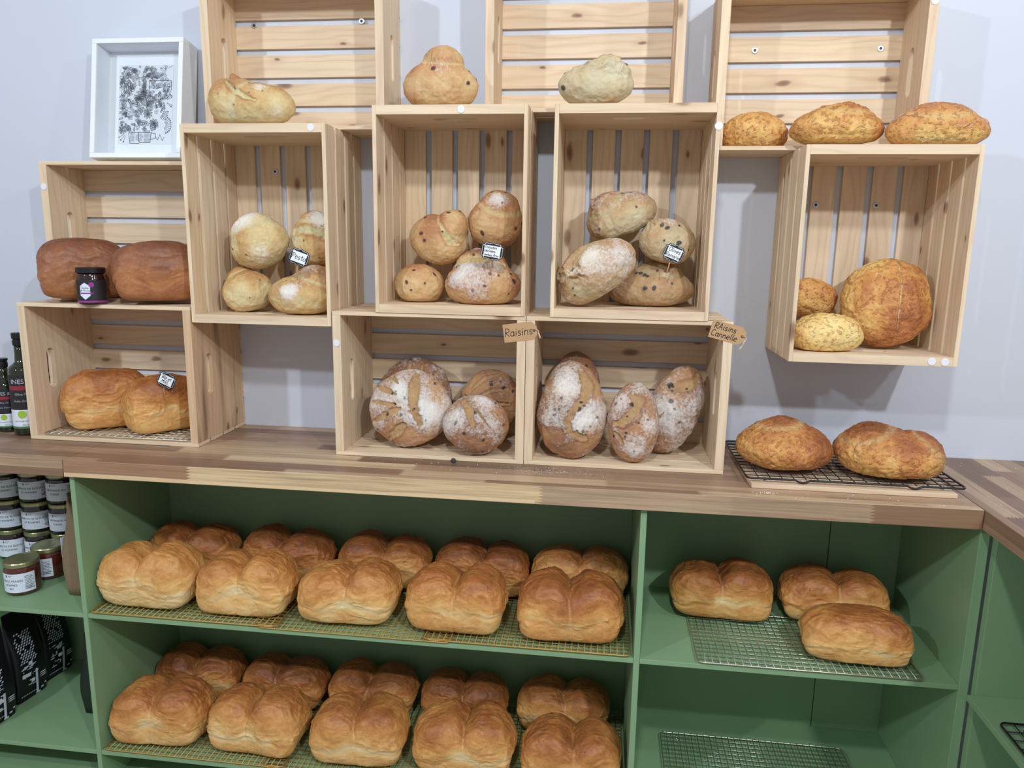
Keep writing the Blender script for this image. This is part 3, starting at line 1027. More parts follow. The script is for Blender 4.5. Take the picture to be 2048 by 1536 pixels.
rust('k2', 'cheese_loaf', 'pale yellow cheese loaf at the front left of the hung crate', CG, 'cheese',
     (.872, -.190, .2872 + .036), rotm(), .036, [(0, 0, 0, .080, .052, .050)], sharp=85., creaseb=.04, seed=273, bake=-.18, rough=.0018)
rust('k3', 'cheese_loaf', 'big round cheese loaf leaning upright inside the hung crate', CG, 'cheese',
     (1.018, -.118, .394), rotm(('X', 74)), .04, [(0, 0, 0, .100, .102, .062)], sharp=85., creaseb=.04, seed=277, bake=0.10, rough=.0026, n=70,
     scores=[('top', [(.014, .1), (.012, .03), (.006, -.04), (.008, -.09)], .0018, .002)])
rust('g1', 'cheese_loaf', 'left of the two cheese loaves on the black cooling rack', CG, 'cheese',
     (.797, -.200, .0215 + .045), rotm(('Z', 10)), .045, [(0, 0, -.006, .106, .100, .054), (-.01, 0, .012, .06, .06, .044)], sharp=85., creaseb=.04, seed=281, bake=0.23, rough=.003, n=70)
rust('g2', 'cheese_loaf', 'right of the two cheese loaves on the black cooling rack, with a fold', CG, 'cheese',
     (1.013, -.226, .0215 + .045), rotm(('Z', -12)), .045, [(0, 0, -.006, .106, .096, .054), (-.03, 0, .008, .062, .07, .050), (.06, .01, -.004, .05, .07, .050)], sharp=85., creaseb=.04, seed=283, bake=0.23, rough=.003, n=70)

# ---- raisin loaves leaning in the counter crates
lean = lambda a, roll=0: rotm(('Z', roll), ('X', a))
rust('r1', 'raisin_loaf', 'round raisin loaf standing at the back left of the plain raisin crate', RG, 'raisin',
     (-.110, -.066, .118), lean(80), .034, [(0, 0, 0, .094, .095, .045)], seed=301, bake=.10, n=64, flour=.16,
     scores=[('top', [(-.016, .052), (-.008, .088)], .005, .004), ('top', [(.016, .045), (.022, .085)], .006, .004), ('top', [(.05, .04), (.062, .066)], .006, .003)], spots=12, spot_r=.0045)
rust('r2', 'raisin_loaf', 'big white floured round raisin loaf with fanned cuts, front left of its crate', RG, 'raisin',
     (-.096, -.168, .106), lean(70), .036, [(0, 0, 0, .103, .095, .052)], seed=303, bake=.02, n=84, flour=.42,
     scores=[('top', [(.014, .078), (.016, .035), (.022, -.007), (.037, -.042)], .019, .005),
             ('top', [(-.048, .076), (-.025, .053)], .006, .003), ('top', [(-.083, .050), (-.027, .026)], .008, .003),
             ('top', [(-.09, .010), (-.03, 0)], .007, .003), ('top', [(-.081, -.038), (-.015, -.009)], .010, .004),
             ('top', [(-.038, -.077), (0, -.046)], .010, .004)],
     fpatch=[(-.02, .02, .05, .05, .3), (.06, .0, .05, .05, .3), (-.03, -.07, .03, .03, -.5)], spots=16, spot_r=.004)
rust('r3', 'raisin_loaf', 'raisin loaf with curved leaf cuts at the back right of its crate', RG, 'raisin',
     (.086, -.072, .104), lean(74, -20), .034, [(0, 0, 0, .080, .094, .048)], seed=307, bake=.12, n=70, flour=.30,
     scores=[('top', [(-.05, .02), (-.03, .055), (.0, .08)], .005, .004), ('top', [(-.03, .0), (0, .035), (.035, .055)], .005, .004),
             ('top', [(-.01, -.02), (.025, .008), (.055, .02)], .005, .004), ('top', [(-.06, -.01), (-.04, -.03), (-.01, -.05)], .012, .004)], spots=12, spot_r=.0042)
rust('r4', 'raisin_loaf', 'small golden raisin loaf with one wide cut, front right of its crate', RG, 'raisin',
     (.078, -.209, .0825), lean(64), .036, [(0, 0, 0, .079, .069, .052)], seed=311, bake=0.01, n=76, flour=.22,
     scores=[('top', [(-.028, .047), (-.009, .014), (.002, -.020)], .013, .004), ('top', [(.007, .022), (.034, -.013)], .0035, .004),
             ('top', [(.042, .022), (.052, .010)], .005, .002)],
     fpatch=[(-.045, .01, .04, .03, .4), (.02, .05, .035, .03, .4), (0, -.06, .02, .04, -.3)], spots=9, spot_r=.0045)
rust('s1', 'raisin_loaf', 'largest oval raisin loaf with an S shaped cut, front left of its crate', RG, 'raisin',
     (.305, -.186, .123), lean(74), .038, [(0, -.012, 0, .083, .104, .055), (0, .03, -.002, .070, .088, .050)], seed=313, bake=0.05, n=84, flour=.28,
     scores=[('top', [(.018, .088), (.036, .055), (.029, .019), (.004, -.008), (-.008, -.031), (.004, -.055), (.034, -.067)], .0135, .004)],
     fpatch=[(-.015, .05, .05, .026, .5), (.03, -.03, .05, .024, .5), (.065, .0, .03, .05, .3), (-.03, -.09, .02, .05, -.4)], spots=15, spot_r=.004, creaseb=.12)
rust('s2', 'raisin_loaf', 'darker oval raisin loaf half hidden behind the largest oval one', RG, 'raisin',
     (.307, -.066, .130), lean(82), .030, [(0, 0, 0, .068, .116, .042)], seed=317, bake=.14, n=58, flour=.22, spots=10, spot_r=.004)
rust('s3', 'raisin_loaf', 'smallest oval raisin loaf standing in the middle front of its crate', RG, 'raisin',
     (.452, -.202, .102), lean(74), .034, [(0, 0, 0, .059, .094, .048)], seed=319, bake=0.03, n=76, flour=.24,
     scores=[('top', [(-.012, .062), (.010, .048), (0, .022), (-.024, .0), (-.040, -.004)], .014, .004), ('top', [(-.040, -.025), (-.022, -.053)], .005, .003)],
     fpatch=[(.03, .0, .04, .026, .4), (.0, -.065, .03, .025, .4), (-.03, .045, .03, .02, .4)], spots=13, spot_r=.004)
rust('s4', 'raisin_loaf', 'tilted oval raisin loaf leaning at the back right of its crate', RG, 'raisin',
     (.552, -.118, .121), lean(76, -22), .034, [(0, 0, 0, .064, .112, .048)], seed=323, bake=.08, n=76, flour=.26,
     scores=[('top', [(.016, .095), (.020, .075), (-.002, .055), (-.030, .045)], .012, .004), ('top', [(-.02, -.02), (-.03, -.045)], .004, .003)],
     fpatch=[(-.02, .02, .04, .04, .4), (-.04, .07, .03, .03, .3)], spots=15, spot_r=.0045)
# ------------------------------------------------------------------ wire racks
def wire_rack(label, x0, x1, y0, y1, zt, zfloor, mm, pitch=.0145, r=.0011, rf=.0018, feet=True, rot=0, notch=False, group=None, handle=None):
    cx, cy = (x0 + x1) / 2, (y0 + y1) / 2
    w, d = (x1 - x0) / 2, (y1 - y0) / 2
    t = thing('cooling_rack', label, 'cooling rack', (cx, cy, zfloor), (0, 0, rot), group)
    h = zt - zfloor - rf
    bm = bmesh.new()
    c = .012
    loop = []
    for sx, sy, a0 in ((1, 1, 0), (-1, 1, 90), (-1, -1, 180), (1, -1, 270)):
        for k in range(4):
            a = math.radians(a0 + 30 * k)
            loop.append((sx * (w - c) + c * math.cos(a), sy * (d - c) + c * math.sin(a), h))
    if notch:
        out = []
        for i, p in enumerate(loop):
            out.append(p)
            q = loop[(i + 1) % len(loop)]
            if abs(p[1] + d) < 1e-6 and abs(q[1] + d) < 1e-6:
                for u in (-.24, .27):
                    m_ = u * 2 * w
                    for dx, dz in ((-.016, 0), (-.008, -.004), (0, -h + rf), (.008, -.004), (.016, 0)):
                        out.append((m_ + dx, -d, h + dz))
        loop = out
    tube(bm, loop, rf, 6, True)
    obj('frame', bm, mm, t, smooth=True)
    bm = bmesh.new()
    n = max(2, int(2 * w / pitch))
    for i in range(1, n):
        x = -w + 2 * w * i / n
        tube(bm, [(x, -d, h + r), (x, d, h + r)], r, 5)
    n = max(2, int(2 * d / pitch))
    for i in range(1, n):
        y = -d + 2 * d * i / n
        tube(bm, [(-w, y, h - r), (w, y, h - r)], r, 5)
    obj('wire_grid', bm, mm, t, smooth=True)
    if feet:
        for sx in (-.82, .82):
            bm = bmesh.new()
            for sy in (-1, 1):
                tube(bm, [(sx * w, sy * d * .92, h - .001), (sx * w, sy * d * .92, rf), (sx * w - sx * .004, sy * d * .85, rf)], rf * .8, 5)
            obj('foot', bm, mm, t, smooth=True)
    if handle:
        for hx in handle:
            bm = bmesh.new()
            tube(bm, [(hx - cx - .03, -d + .002, h + .003), (hx - cx - .03, -d - .0, h + .003), (hx - cx + .03, -d - .0, h + .003), (hx - cx + .03, -d + .034, h + .003), (hx - cx - .03, -d + .034, h + .003)], .0017, 5, True)
            obj('end_loop', bm, mm, t, smooth=True)
    return t

for zz, nm in ((Z1, 'upper'), (Z2, 'lower')):
    g = 'gold racks under the two rows of tin loaves'
    f = [f'left gold wire rack under the loaves on the {nm} wide shelf', f'middle gold wire rack under the loaves on the {nm} wide shelf',
         f'right gold wire rack under the loaves on the {nm} wide shelf']
    wire_rack(f[0], -.852, -.374, -.387, -.055, zz + .0090, zz + .0003, M['gold'], group=g, handle=[-.398])
    wire_rack(f[1], -.420, .050, -.387, -.055, zz + .0048, zz + .0003, M['gold'], group=g, feet=False)
    wire_rack(f[2], -.010, .462, -.387, -.055, zz + .0090, zz + .0003, M['gold'], group=g, handle=[.018])
wire_rack('steel wire rack under the three loaves on the right hand shelf', .610, 1.084, -.388, -.150, Z1 + .0090, Z1 + .0003, M['steel'], pitch=.0160)
wire_rack('empty steel wire rack on the lower right shelf', .566, 1.030, -.386, -.112, Z2 + .012, Z2 + .0003, M['steel'], pitch=.0160)
wire_rack('silver wire rack on the floor of the low left crate', -1.050, -.652, -.243, -.020, .0165, .0102, M['steel'], pitch=.022, r=.0012, feet=False)
wire_rack('black wire cooling rack on the counter under two cheese loaves', .697, 1.148, -.324, -.012, .0215, .0110, M['blackwire'], pitch=.0245, r=.0013, rf=.0024, notch=True)
wire_rack('black wire rack lying on the return shelf at the far right', 1.172, 1.60, -.95, -.512, -.3930, -.4042, M['blackwire'], pitch=.0245, r=.0013, rf=.0022)
bm, lay = new_bm()
board(bm, lay, .705, 1.126, -.336, -.050, .0004, .0104, 0)
tag(obj('wooden_board', bm, M['pine'], bevel=.001), 'thin pale wooden board under the black cooling rack', 'board')

# ------------------------------------------------------------------ writing
def text_mesh(s, size, ext=.0002, shear=0.0, align='CENTER'):
    cu = bpy.data.curves.new('t', 'FONT')
    cu.body = s
    cu.size = size
    cu.extrude = ext
    cu.shear = shear
    cu.align_x = align
    cu.align_y = 'CENTER'
    cu.resolution_u = 3
    o = bpy.data.objects.new('t', cu)
    COL.objects.link(o)
    dg = bpy.context.evaluated_depsgraph_get()
    me = bpy.data.meshes.new_from_object(o.evaluated_get(dg))
    bpy.data.objects.remove(o)
    bpy.data.curves.remove(cu)
    return me

def join_meshes(parts):
    """parts: (mesh, dx, dy, fn) -> bmesh"""
    bm = bmesh.new()
    for me, dx, dy in parts:
        n0 = len(bm.verts)
        bm.from_mesh(me)
        bm.verts.ensure_lookup_table()
        for v in bm.verts[n0:]:
            v.co.x += dx
            v.co.y += dy
        bpy.data.meshes.remove(me)
    return bm

# hand lettering: strokes in a box 1 high, capitals to 1.0, small letters to .58
def arc(cx, cy, rx, ry, a0, a1, n=9):
    return [(cx + rx * math.cos(math.radians(a0 + (a1 - a0) * i / n)), cy + ry * math.sin(math.radians(a0 + (a1 - a0) * i / n))) for i in range(n + 1)]
G = {
    'R': (.62, [[(.08, 0), (.1, 1)], [(.1, .98)] + arc(.22, .74, .34, .25, 90, -90) + [(.12, .48), (.6, 0)]]),
    'A': (.62, [[(0, 0), (.3, 1), (.58, 0)], [(.12, .36), (.48, .36)]]),
    'I': (.22, [[(.1, 0), (.1, .85)]]),
    'C': (.62, [arc(.36, .5, .32, .5, 50, 310)]),
    'P': (.55, [[(.08, 0), (.1, 1)], [(.1, .98)] + arc(.2, .72, .32, .26, 90, -90) + [(.1, .46)]]),
    'O': (.70, [arc(.34, .5, .32, .48, 90, 450, 16)]),
    'T': (.6, [[(0, .98), (.6, .98)], [(.3, .98), (.28, 0)]]),
    'B': (.55, [[(.08, 0), (.08, 1)] + arc(.16, .76, .3, .24, 90, -90) + arc(.16, .26, .36, .26, 90, -90) + [(.08, 0)]]),
    'M': (.72, [[(.04, 0), (.1, 1), (.34, .35), (.58, 1), (.66, 0)]]),
    'E': (.5, [[(.48, 1), (.08, 1), (.08, 0), (.5, 0)], [(.08, .52), (.4, .52)]]),
    'L': (.5, [[(.08, 1), (.08, 0), (.48, 0)]]),
    'a': (.52, [arc(.24, .28, .22, .28, 40, 400, 12), [(.45, .56), (.45, .06), (.52, 0)]]),
    'c': (.46, [arc(.26, .28, .24, .28, 50, 310)]),
    'e': (.48, [[(.04, .30), (.44, .32)] + arc(.24, .28, .22, .28, 10, 310)]),
    'i': (.2, [[(.1, .55), (.1, 0)], [(.1, .76), (.11, .80)]]),
    'I.': (.2, [[(.1, .9), (.1, 0)]]),
    's': (.42, [[(.38, .52)] + arc(.22, .43, .16, .14, 60, 270, 6) + arc(.2, .15, .18, .14, 90, -140, 6)]),
    'n': (.52, [[(.06, .56), (.06, 0)], [(.06, .38)] + arc(.26, .36, .18, .2, 150, 0, 6) + [(.45, 0)]]),
    'm': (.74, [[(.06, .56), (.06, 0)], [(.06, .38)] + arc(.2, .38, .14, .18, 150, 0, 5) + [(.34, 0)], [(.34, .38)] + arc(.5, .38, .14, .18, 150, 0, 5) + [(.64, 0)]]),
    'r': (.36, [[(.06, .56), (.06, 0)], [(.06, .36)] + arc(.24, .36, .16, .2, 150, 50, 4)]),
    'l': (.22, [[(.1, 1), (.08, .12), (.18, 0)]]),
    't': (.34, [[(.16, .9), (.16, .1), (.28, 0)], [(0, .58), (.32, .6)]]),
    'o': (.50, [arc(.24, .28, .22, .28, 90, 450, 12)]),
    'v': (.46, [[(.02, .56), (.22, 0), (.42, .58)]]),
    'h': (.5, [[(.06, 1), (.06, 0)], [(.06, .36)] + arc(.25, .36, .18, .2, 150, 0, 6) + [(.44, 0)]]),
    'b': (.5, [[(.06, 1), (.06, 0)], arc(.25, .28, .2, .27, 160, -160, 10)]),
    'p': (.5, [[(.06, .56), (.06, -.35)], arc(.25, .28, .2, .27, 160, -160, 10)]),
    'é': (.48, [[(.04, .30), (.44, .32)] + arc(.24, .28, .22, .28, 10, 310), [(.2, .72), (.34, .9)]]),
    ' ': (.3, []),
}
def handwrite(lines, h, w, y_shift=0.0, leading=1.25, slant=.12):
    """thin raised pen strokes, lines centred; lies in the x-z plane facing -y"""
    bm = bmesh.new()
    n = len(lines)
    for li, (s, sc, xo) in enumerate(lines):
        hh = h * sc
        tot = sum(G[c][0] + .10 for c in s) * hh
        x = -tot / 2 + xo
        z0 = (n - 1) / 2 * h * leading - li * h * leading - h * .42 + y_shift
        for c in s:
            adv, strokes = G[c]
            for st in strokes:
                pts = [(x + (px + slant * py) * hh, 0, z0 + py * hh) for px, py in st]
                # flat ribbon
                for a, b in zip(pts, pts[1:]):
                    dx, dz = b[0] - a[0], b[2] - a[2]
                    l = math.hypot(dx, dz) or 1e-6
                    nx, nz = -dz / l * w / 2, dx / l * w / 2
                    ex, ez = dx / l * w * .3, dz / l * w * .3
                    q = [(a[0] + nx - ex, a[2] + nz - ez), (a[0] - nx - ex, a[2] - nz - ez), (b[0] - nx + ex, b[2] - nz + ez), (b[0] + nx + ex, b[2] + nz + ez)]
                    bm.faces.new([bm.verts.new((u, 0, v)) for u, v in q])
            x += (adv + .10) * hh
    return bm

def outline_plate(pts, t):
    bm = bmesh.new()
    A = [bm.verts.new((x, 0, z)) for x, z in pts]
    B = [bm.verts.new((x, t, z)) for x, z in pts]
    bm.faces.new(A)
    bm.faces.new(B[::-1])
    n = len(pts)
    for i in range(n):
        bm.faces.new((A[i], B[i], B[(i + 1) % n], A[(i + 1) % n]))
    return bm

def bracket_outline(w, h, r):
    """rectangle with scooped corners and small peaks on the long sides"""
    pts = []
    for sx, sz, a0, a1 in ((1, 1, 180, 270), (1, -1, 90, 180), (-1, -1, 0, 90), (-1, 1, 270, 360)):
        cx, cz = sx * w / 2, sz * h / 2
        seq = [(cx + r * math.cos(math.radians(a)), cz + r * math.sin(math.radians(a))) for a in np.linspace(a1 if sx * sz > 0 else a0, a0 if sx * sz > 0 else a1, 6)]
        if sx > 0 and sz > 0: seq = sorted(seq, key=lambda p: p[0])
        if sx > 0 and sz < 0: seq = sorted(seq, key=lambda p: -p[0])
        if sx < 0 and sz < 0: seq = sorted(seq, key=lambda p: -p[0])
        if sx < 0 and sz > 0: seq = sorted(seq, key=lambda p: p[0])
        if sx > 0 and sz > 0:
            pts += [(-w * .12, h / 2), (0, h / 2 + r * .5), (w * .12, h / 2)]
        if sx < 0 and sz < 0:
            pts += [(w * .12, -h / 2), (0, -h / 2 - r * .5), (-w * .12, -h / 2)]
        pts += seq
    return pts

def price_sign(label, loc, roll, yaw, lines, h, sw, stick_len, plate=(.046, .036), stick_roll=None):
    t = thing('price_sign', label, 'sign', loc, (0, math.radians(roll), math.radians(yaw)), 'small black edged signs stuck in loaves')
    w, hh = plate
    obj('plate', outline_plate(bracket_outline(w, hh, .006), .0014), M['blackplate'], t)
    o = obj('white_line', outline_plate(bracket_outline(w * .93, hh * .92, .006), .0003), M['paper'], t, loc=(0, -.0004, 0))
    o = obj('inner_border', outline_plate(bracket_outline(w * .90, hh * .88, .006), .0003), M['blackplate'], t, loc=(0, -.0008, 0))
    o = obj('writing_panel', outline_plate([(-w * .37, hh * .34), (w * .37, hh * .34), (w * .37, -hh * .34), (-w * .37, -hh * .34)], .0003), M['paper'], t, loc=(0, -.0012, 0))
    obj('lettering', handwrite(lines, h, sw), M['ink'], t, loc=(0, -.00135, 0))
    bm = bmesh.new()
    sr = math.radians((stick_roll if stick_roll is not None else 0) - roll)
    tube(bm, [(0, .0024, hh * -.2), (math.sin(-sr) * 0, .0024, -hh / 2), (-math.sin(sr) * stick_len, .0024, -hh / 2 - stick_len)], .0013, 8)
    obj('stick', bm, M['stick'], t, smooth=True)
    return t

price_sign('black edged sign reading Pesto', (-.337, -.252, .4745), 20, 6, [('Pesto', 1, 0)], .0125, .0013, .034)
price_sign('black edged sign reading Blé et miel, stuck in a honey loaf', (-.722, -.205, .160), 26, 6, [('Blé et', 1, 0), ('MiEL', 1, 0)], .0086, .0012, .030)
price_sign('black edged sign reading Tomates séchées herbes Prov', (.118, -.250, .4955), 9, 6, [('Tomates', 1, -.004), ('séchées', 1, -.005), ('herbes Prov', .82, 0)], .0066, .0009, .028, (.050, .037))
price_sign('black edged sign reading Olives Romarin', (.525, -.195, .4975), 22, 6, [('Olives', 1, 0), ('Romarin', .9, 0)], .0094, .0011, .028, stick_roll=12)

def kraft_tag(label, loc, roll, lines, h, sw, w, hh, drop):
    t = thing('kraft_tag', label, 'tag', loc, (0, math.radians(roll), 0), 'kraft paper tags on the counter crates')
    c = hh * .28
    pts = [(-w / 2, hh / 2), (w / 2 - c, hh / 2), (w / 2, hh / 2 - c), (w / 2, -hh / 2 + c), (w / 2 - c, -hh / 2), (-w / 2, -hh / 2)]
    obj('card', outline_plate(pts, .0006), M['kraft'], t)
    bm = bmesh.new()
    lathe(bm, [(.0016, 0), (.0030, 0), (.0030, .0003), (.0016, .0003)], 14, False, False)
    bmesh.ops.rotate(bm, verts=bm.verts[:], cent=(0, 0, 0), matrix=Matrix.Rotation(PI / 2, 3, 'X'))
    obj('hole_ring', bm, M['ink'], t, loc=(w / 2 - .007, -.0001, 0))
    obj('lettering', handwrite(lines, h, sw), M['ink'], t, loc=(-.004, -.0003, 0))
    bm = bmesh.new()
    a = math.radians(roll)
    dn = lambda s: (s * math.sin(a), -s * math.cos(a))
    x0 = w / 2 - .007
    for k, sp in ((0, .002), (1, -.001)):
        pts = [(x0, -.001, 0), (x0 + .006, -.002, .002), (x0 + .010, -.0015, -.002)]
        for s in (.3, .7, 1.0):
            d = dn(drop * s)
            pts.append((x0 + .009 + d[0] * -1 + sp * s, -.0015, -.002 + d[1]))
        tube(bm, pts, .0009, 6)
    obj('string', bm, M['string'], t, smooth=True)
    return t
kraft_tag('kraft tag reading Raisins between the two counter crates', (.185, -.2498, .3150), -8, [('Raisins', 1, 0)], .0185, .0015, .078, .042, .018)
kraft_tag('kraft tag reading Raisins Cannelle at the right counter crate', (.6475, -.2498, .3270), 14, [('RAisins', 1, -.004), ('Cannelle', 1, -.002)], .0135, .0014, .078, .040, .030)

# ------------------------------------------------------------------ framed drawing
FW, FH, FD, FB = .247, .300, .066, .012
fr = thing('picture_frame', 'white box frame with a black line drawing, standing on the left crate', 'picture frame', (-.8185, -.055, .7019), (math.radians(-9.6), 0, 0))
bm = bmesh.new()
for x0, x1, z0, z1 in ((-FW / 2, FW / 2, FH - FB, FH), (-FW / 2, FW / 2, 0, FB), (-FW / 2, -FW / 2 + FB, FB, FH - FB), (FW / 2 - FB, FW / 2, FB, FH - FB)):
    box(bm, x0, x1, -FD, 0, z0, z1)
obj('frame', bm, M['white'], fr, bevel=.0008)
bm = bmesh.new(); box(bm, -FW / 2 + FB, FW / 2 - FB, -.012, -.004, FB, FH - FB)
obj('mount_board', bm, M['paper'], fr)
ax0, ax1, az0, az1 = -.084, .066, .050, .254
bm = bmesh.new(); box(bm, ax0, ax1, -.0128, -.0122, az0, az1)
art = obj('drawing', bm, plain('drawing_paper', srgb(222, 228, 236), .7, 0, .01), fr)
def doodle():
    rnd = random.Random(5)
    bm = bmesh.new()
    Y = -.0131
    def stroke(pts, w=.0010):
        for a, b in zip(pts, pts[1:]):
            dx, dz = b[0] - a[0], b[1] - a[1]
            l = math.hypot(dx, dz)
            if l < 1e-6: continue
            nx, nz = -dz / l * w / 2, dx / l * w / 2
            q = [(a[0] + nx, a[1] + nz), (a[0] - nx, a[1] - nz), (b[0] - nx, b[1] - nz), (b[0] + nx, b[1] + nz)]
            if all(ax0 + .001 < u < ax1 - .001 and az0 + .001 < v < az1 - .001 for u, v in q):
                bm.faces.new([bm.verts.new((u, Y, v)) for u, v in q])
    P = lambda u, v: (ax0 + u * (ax1 - ax0), az0 + v * (az1 - az0))
    def spiral(u, v, r, turns, a0=0):
        c = P(u, v)
        n = int(14 * turns)
        stroke([(c[0] + r * (1 - i / n * .85) * math.cos(a0 + i / 14 * 2 * PI), c[1] + r * (1 - i / n * .85) * math.sin(a0 + i / 14 * 2 * PI)) for i in range(n)])
    def eye(u, v, s, a=0):
        c = P(u, v)
        stroke([(c[0] + s * math.cos(t), c[1] + s * .5 * math.sin(t)) for t in np.linspace(0, 2 * PI, 16)])
        stroke([(c[0] + s * .4 * math.cos(t), c[1] + s * .4 * math.sin(t)) for t in np.linspace(0, 2 * PI, 12)], .0016)
        stroke([(c[0] + s * 1.3 * math.cos(t), c[1] + s * 1.0 * math.sin(t)) for t in np.linspace(.4, PI - .4, 10)], .0013)
    def fan(u, v, r, a0, a1, n, w=.0008, dots=False):
        c = P(u, v)
        for a in np.linspace(math.radians(a0), math.radians(a1), n):
            q = (c[0] + r * math.cos(a), c[1] + r * math.sin(a))
            stroke([(c[0] + .3 * r * math.cos(a), c[1] + .3 * r * math.sin(a)), q], w)
            if dots:
                stroke([(q[0] + .0014 * math.cos(t), q[1] + .0014 * math.sin(t)) for t in np.linspace(0, 2 * PI, 8)], .0016)
    def waves(u, v, w, n, amp, a=0):
        c = P(u, v)
        for k in range(n):
            pts = []
            for t in np.linspace(-1, 1, 18):
                x, z = t * w, k * .0032 + amp * math.sin(t * 5 + .4 * k)
                pts.append((c[0] + x * math.cos(a) - z * math.sin(a), c[1] + x * math.sin(a) + z * math.cos(a)))
            stroke(pts)
    def leaf(u, v, l, a):
        c = P(u, v)
        for s in (-1, 1, 0):
            stroke([(c[0] + l * t * math.cos(a) - s * l * .22 * math.sin(t * PI) * math.sin(a), c[1] + l * t * math.sin(a) + s * l * .22 * math.sin(t * PI) * math.cos(a)) for t in np.linspace(0, 1, 10)])
    def petals(u, v, r, n):
        c = P(u, v)
        for k in range(n):
            leaf(u, v, r, 2 * PI * k / n + .3)
    # masses of leaves and curls along the top, eyes and waves through the middle, a striped cup below
    for u, v, r in ((.22, .92, .011), (.34, .90, .008), (.47, .86, .009), (.16, .85, .007), (.62, .93, .010)): spiral(u, v, r, 2.2)
    for k in range(9): leaf(.05 + .06 * (k % 4), .62 + .05 * (k // 2), .030, math.radians(60 + 14 * k))
    fan(.12, .66, .026, 100, 260, 14); fan(.66, .80, .024, 30, 150, 18, .0012); fan(.9, .9, .022, 120, 250, 10)
    for u, v, s in ((.76, .73, .008), (.92, .74, .009), (.34, .49, .007), (.47, .26, .008), (.25, .68, .006)): eye(u, v, s)
    waves(.62, .50, .030, 8, .004, .2); waves(.22, .36, .026, 7, .003, -.15); waves(.50, .60, .018, 5, .003, .9); waves(.14, .50, .018, 8, .003, 1.1)
    for u, v in ((.45, .66), (.55, .38), (.66, .26), (.38, .58)): petals(u, v, .013, 9)
    fan(.86, .54, .022, -40, 50, 9, .0009, True); fan(.84, .24, .022, -70, 60, 10, .0009, True); fan(.16, .14, .024, 100, 250, 8, .0009, True)
    for k in range(8): leaf(.78 + .02 * (k % 3), .34 + .02 * k, .018, math.radians(-20 + 20 * k))
    stroke([P(.56, .8), P(.56, .66), P(.60, .60), P(.72, .56), P(.9, .58), P(.97, .68), P(.97, .8), P(.56, .8)], .0014)
    stroke([P(.84, .78), P(.83, .67), P(.87, .67)], .0018)
    stroke([P(.38, .15), P(.40, .02), P(.60, .02), P(.62, .15), P(.38, .15), P(.2, .145), P(.23, .01), P(.40, .01)], .0016)
    spiral(.40, .08, .011, 3); waves(.27, .04, .006, 9, .0006, 0); waves(.54, .03, .008, 10, .0004, 0)
    stroke([P(.62, .14), P(.70, .13), P(.70, .07), P(.61, .06)], .0014)
    stroke([P(.70, .10), P(.74, .05), P(.78, .12), P(.83, .04), P(.86, .09)], .0012)
    for k in range(230):
        u, v = rnd.uniform(.03, .97), rnd.uniform(.16, .98)
        if u > .72 and v < .5: continue
        c = P(u, v)
        a = rnd.uniform(0, PI)
        m = rnd.choice((0, 1, 2))
        if m == 0:
            for j in range(5):
                o = (j - 2) * .0022
                stroke([(c[0] - .006 * math.cos(a) - o * math.sin(a), c[1] - .006 * math.sin(a) + o * math.cos(a)), (c[0] + .006 * math.cos(a) - o * math.sin(a), c[1] + .006 * math.sin(a) + o * math.cos(a))])
        elif m == 1:
            spiral(u, v, rnd.uniform(.003, .006), 1.6, a)
        else:
            leaf(u, v, rnd.uniform(.010, .018), a * 2)
    return bm
obj('ink_lines', doodle(), M['inkgrey'], art)
def glass_mat():
    k = NT('clear_glass')
    tr = k.n('ShaderNodeBsdfTransparent')
    gl = k.n('ShaderNodeBsdfGlossy')
    gl.inputs['Roughness'].default_value = .03
    fr_ = k.n('ShaderNodeFresnel')
    fr_.inputs['IOR'].default_value = 1.35
    mx = k.n('ShaderNodeMixShader')
    k.l(fr_.outputs[0], mx.inputs[0])
    k.l(tr.outputs[0], mx.inputs[1])
    k.l(gl.outputs[0], mx.inputs[2])
    k.l(mx.outputs[0], k.t.nodes['Material Output'].inputs['Surface'])
    return k.m
M['glass'] = glass_mat()
bm = bmesh.new(); box(bm, -FW / 2 + FB, FW / 2 - FB, -FD + .004, -FD + .0045, FB, FH - FB)
obj('glass_pane', bm, M['glass'], fr)

# ------------------------------------------------------------------ jars and bottles
def jar_mat(name, col):
    k = NT(name)
    k.base(col); k.rough(.08)
    k.b.inputs['Coat Weight'].default_value = .6
    k.b.inputs['Specular IOR Level'].default_value = .6
    return k.m
M['jam'] = jar_mat('dark_berry_jam_in_glass', srgb(34, 14, 18))
M['redjam'] = jar_mat('red_apple_spread_in_glass', srgb(84, 34, 26))
M['lid'] = plain('gold_tin_lid', srgb(172, 172, 130), .3, .8, .03)
M['blacklid'] = plain('black_lid', srgb(18, 18, 22), .35, 0, .05)
M['label'] = plain('white_label', srgb(222, 230, 244), .6, 0, .01)
M['purple'] = plain('purple_print', srgb(150, 50, 140), .5, 0, .03)
M['darklabel'] = plain('dark_label', srgb(34, 34, 40), .5, 0, .05)
M['redprint'] = plain('red_print', srgb(150, 36, 52), .5, 0, .03)
M['greenprint'] = plain('lime_print', srgb(160, 196, 60), .5, 0, .03)
M['greenband'] = plain('green_label_edge', srgb(70, 130, 88), .5, 0, .03)
def oil_mat():
    k = NT('dark_green_bottle_glass')
    k.base(srgb(26, 34, 16)); k.rough(.06)
    k.b.inputs['Coat Weight'].default_value = .8
    return k.m
M['oil'] = oil_mat()

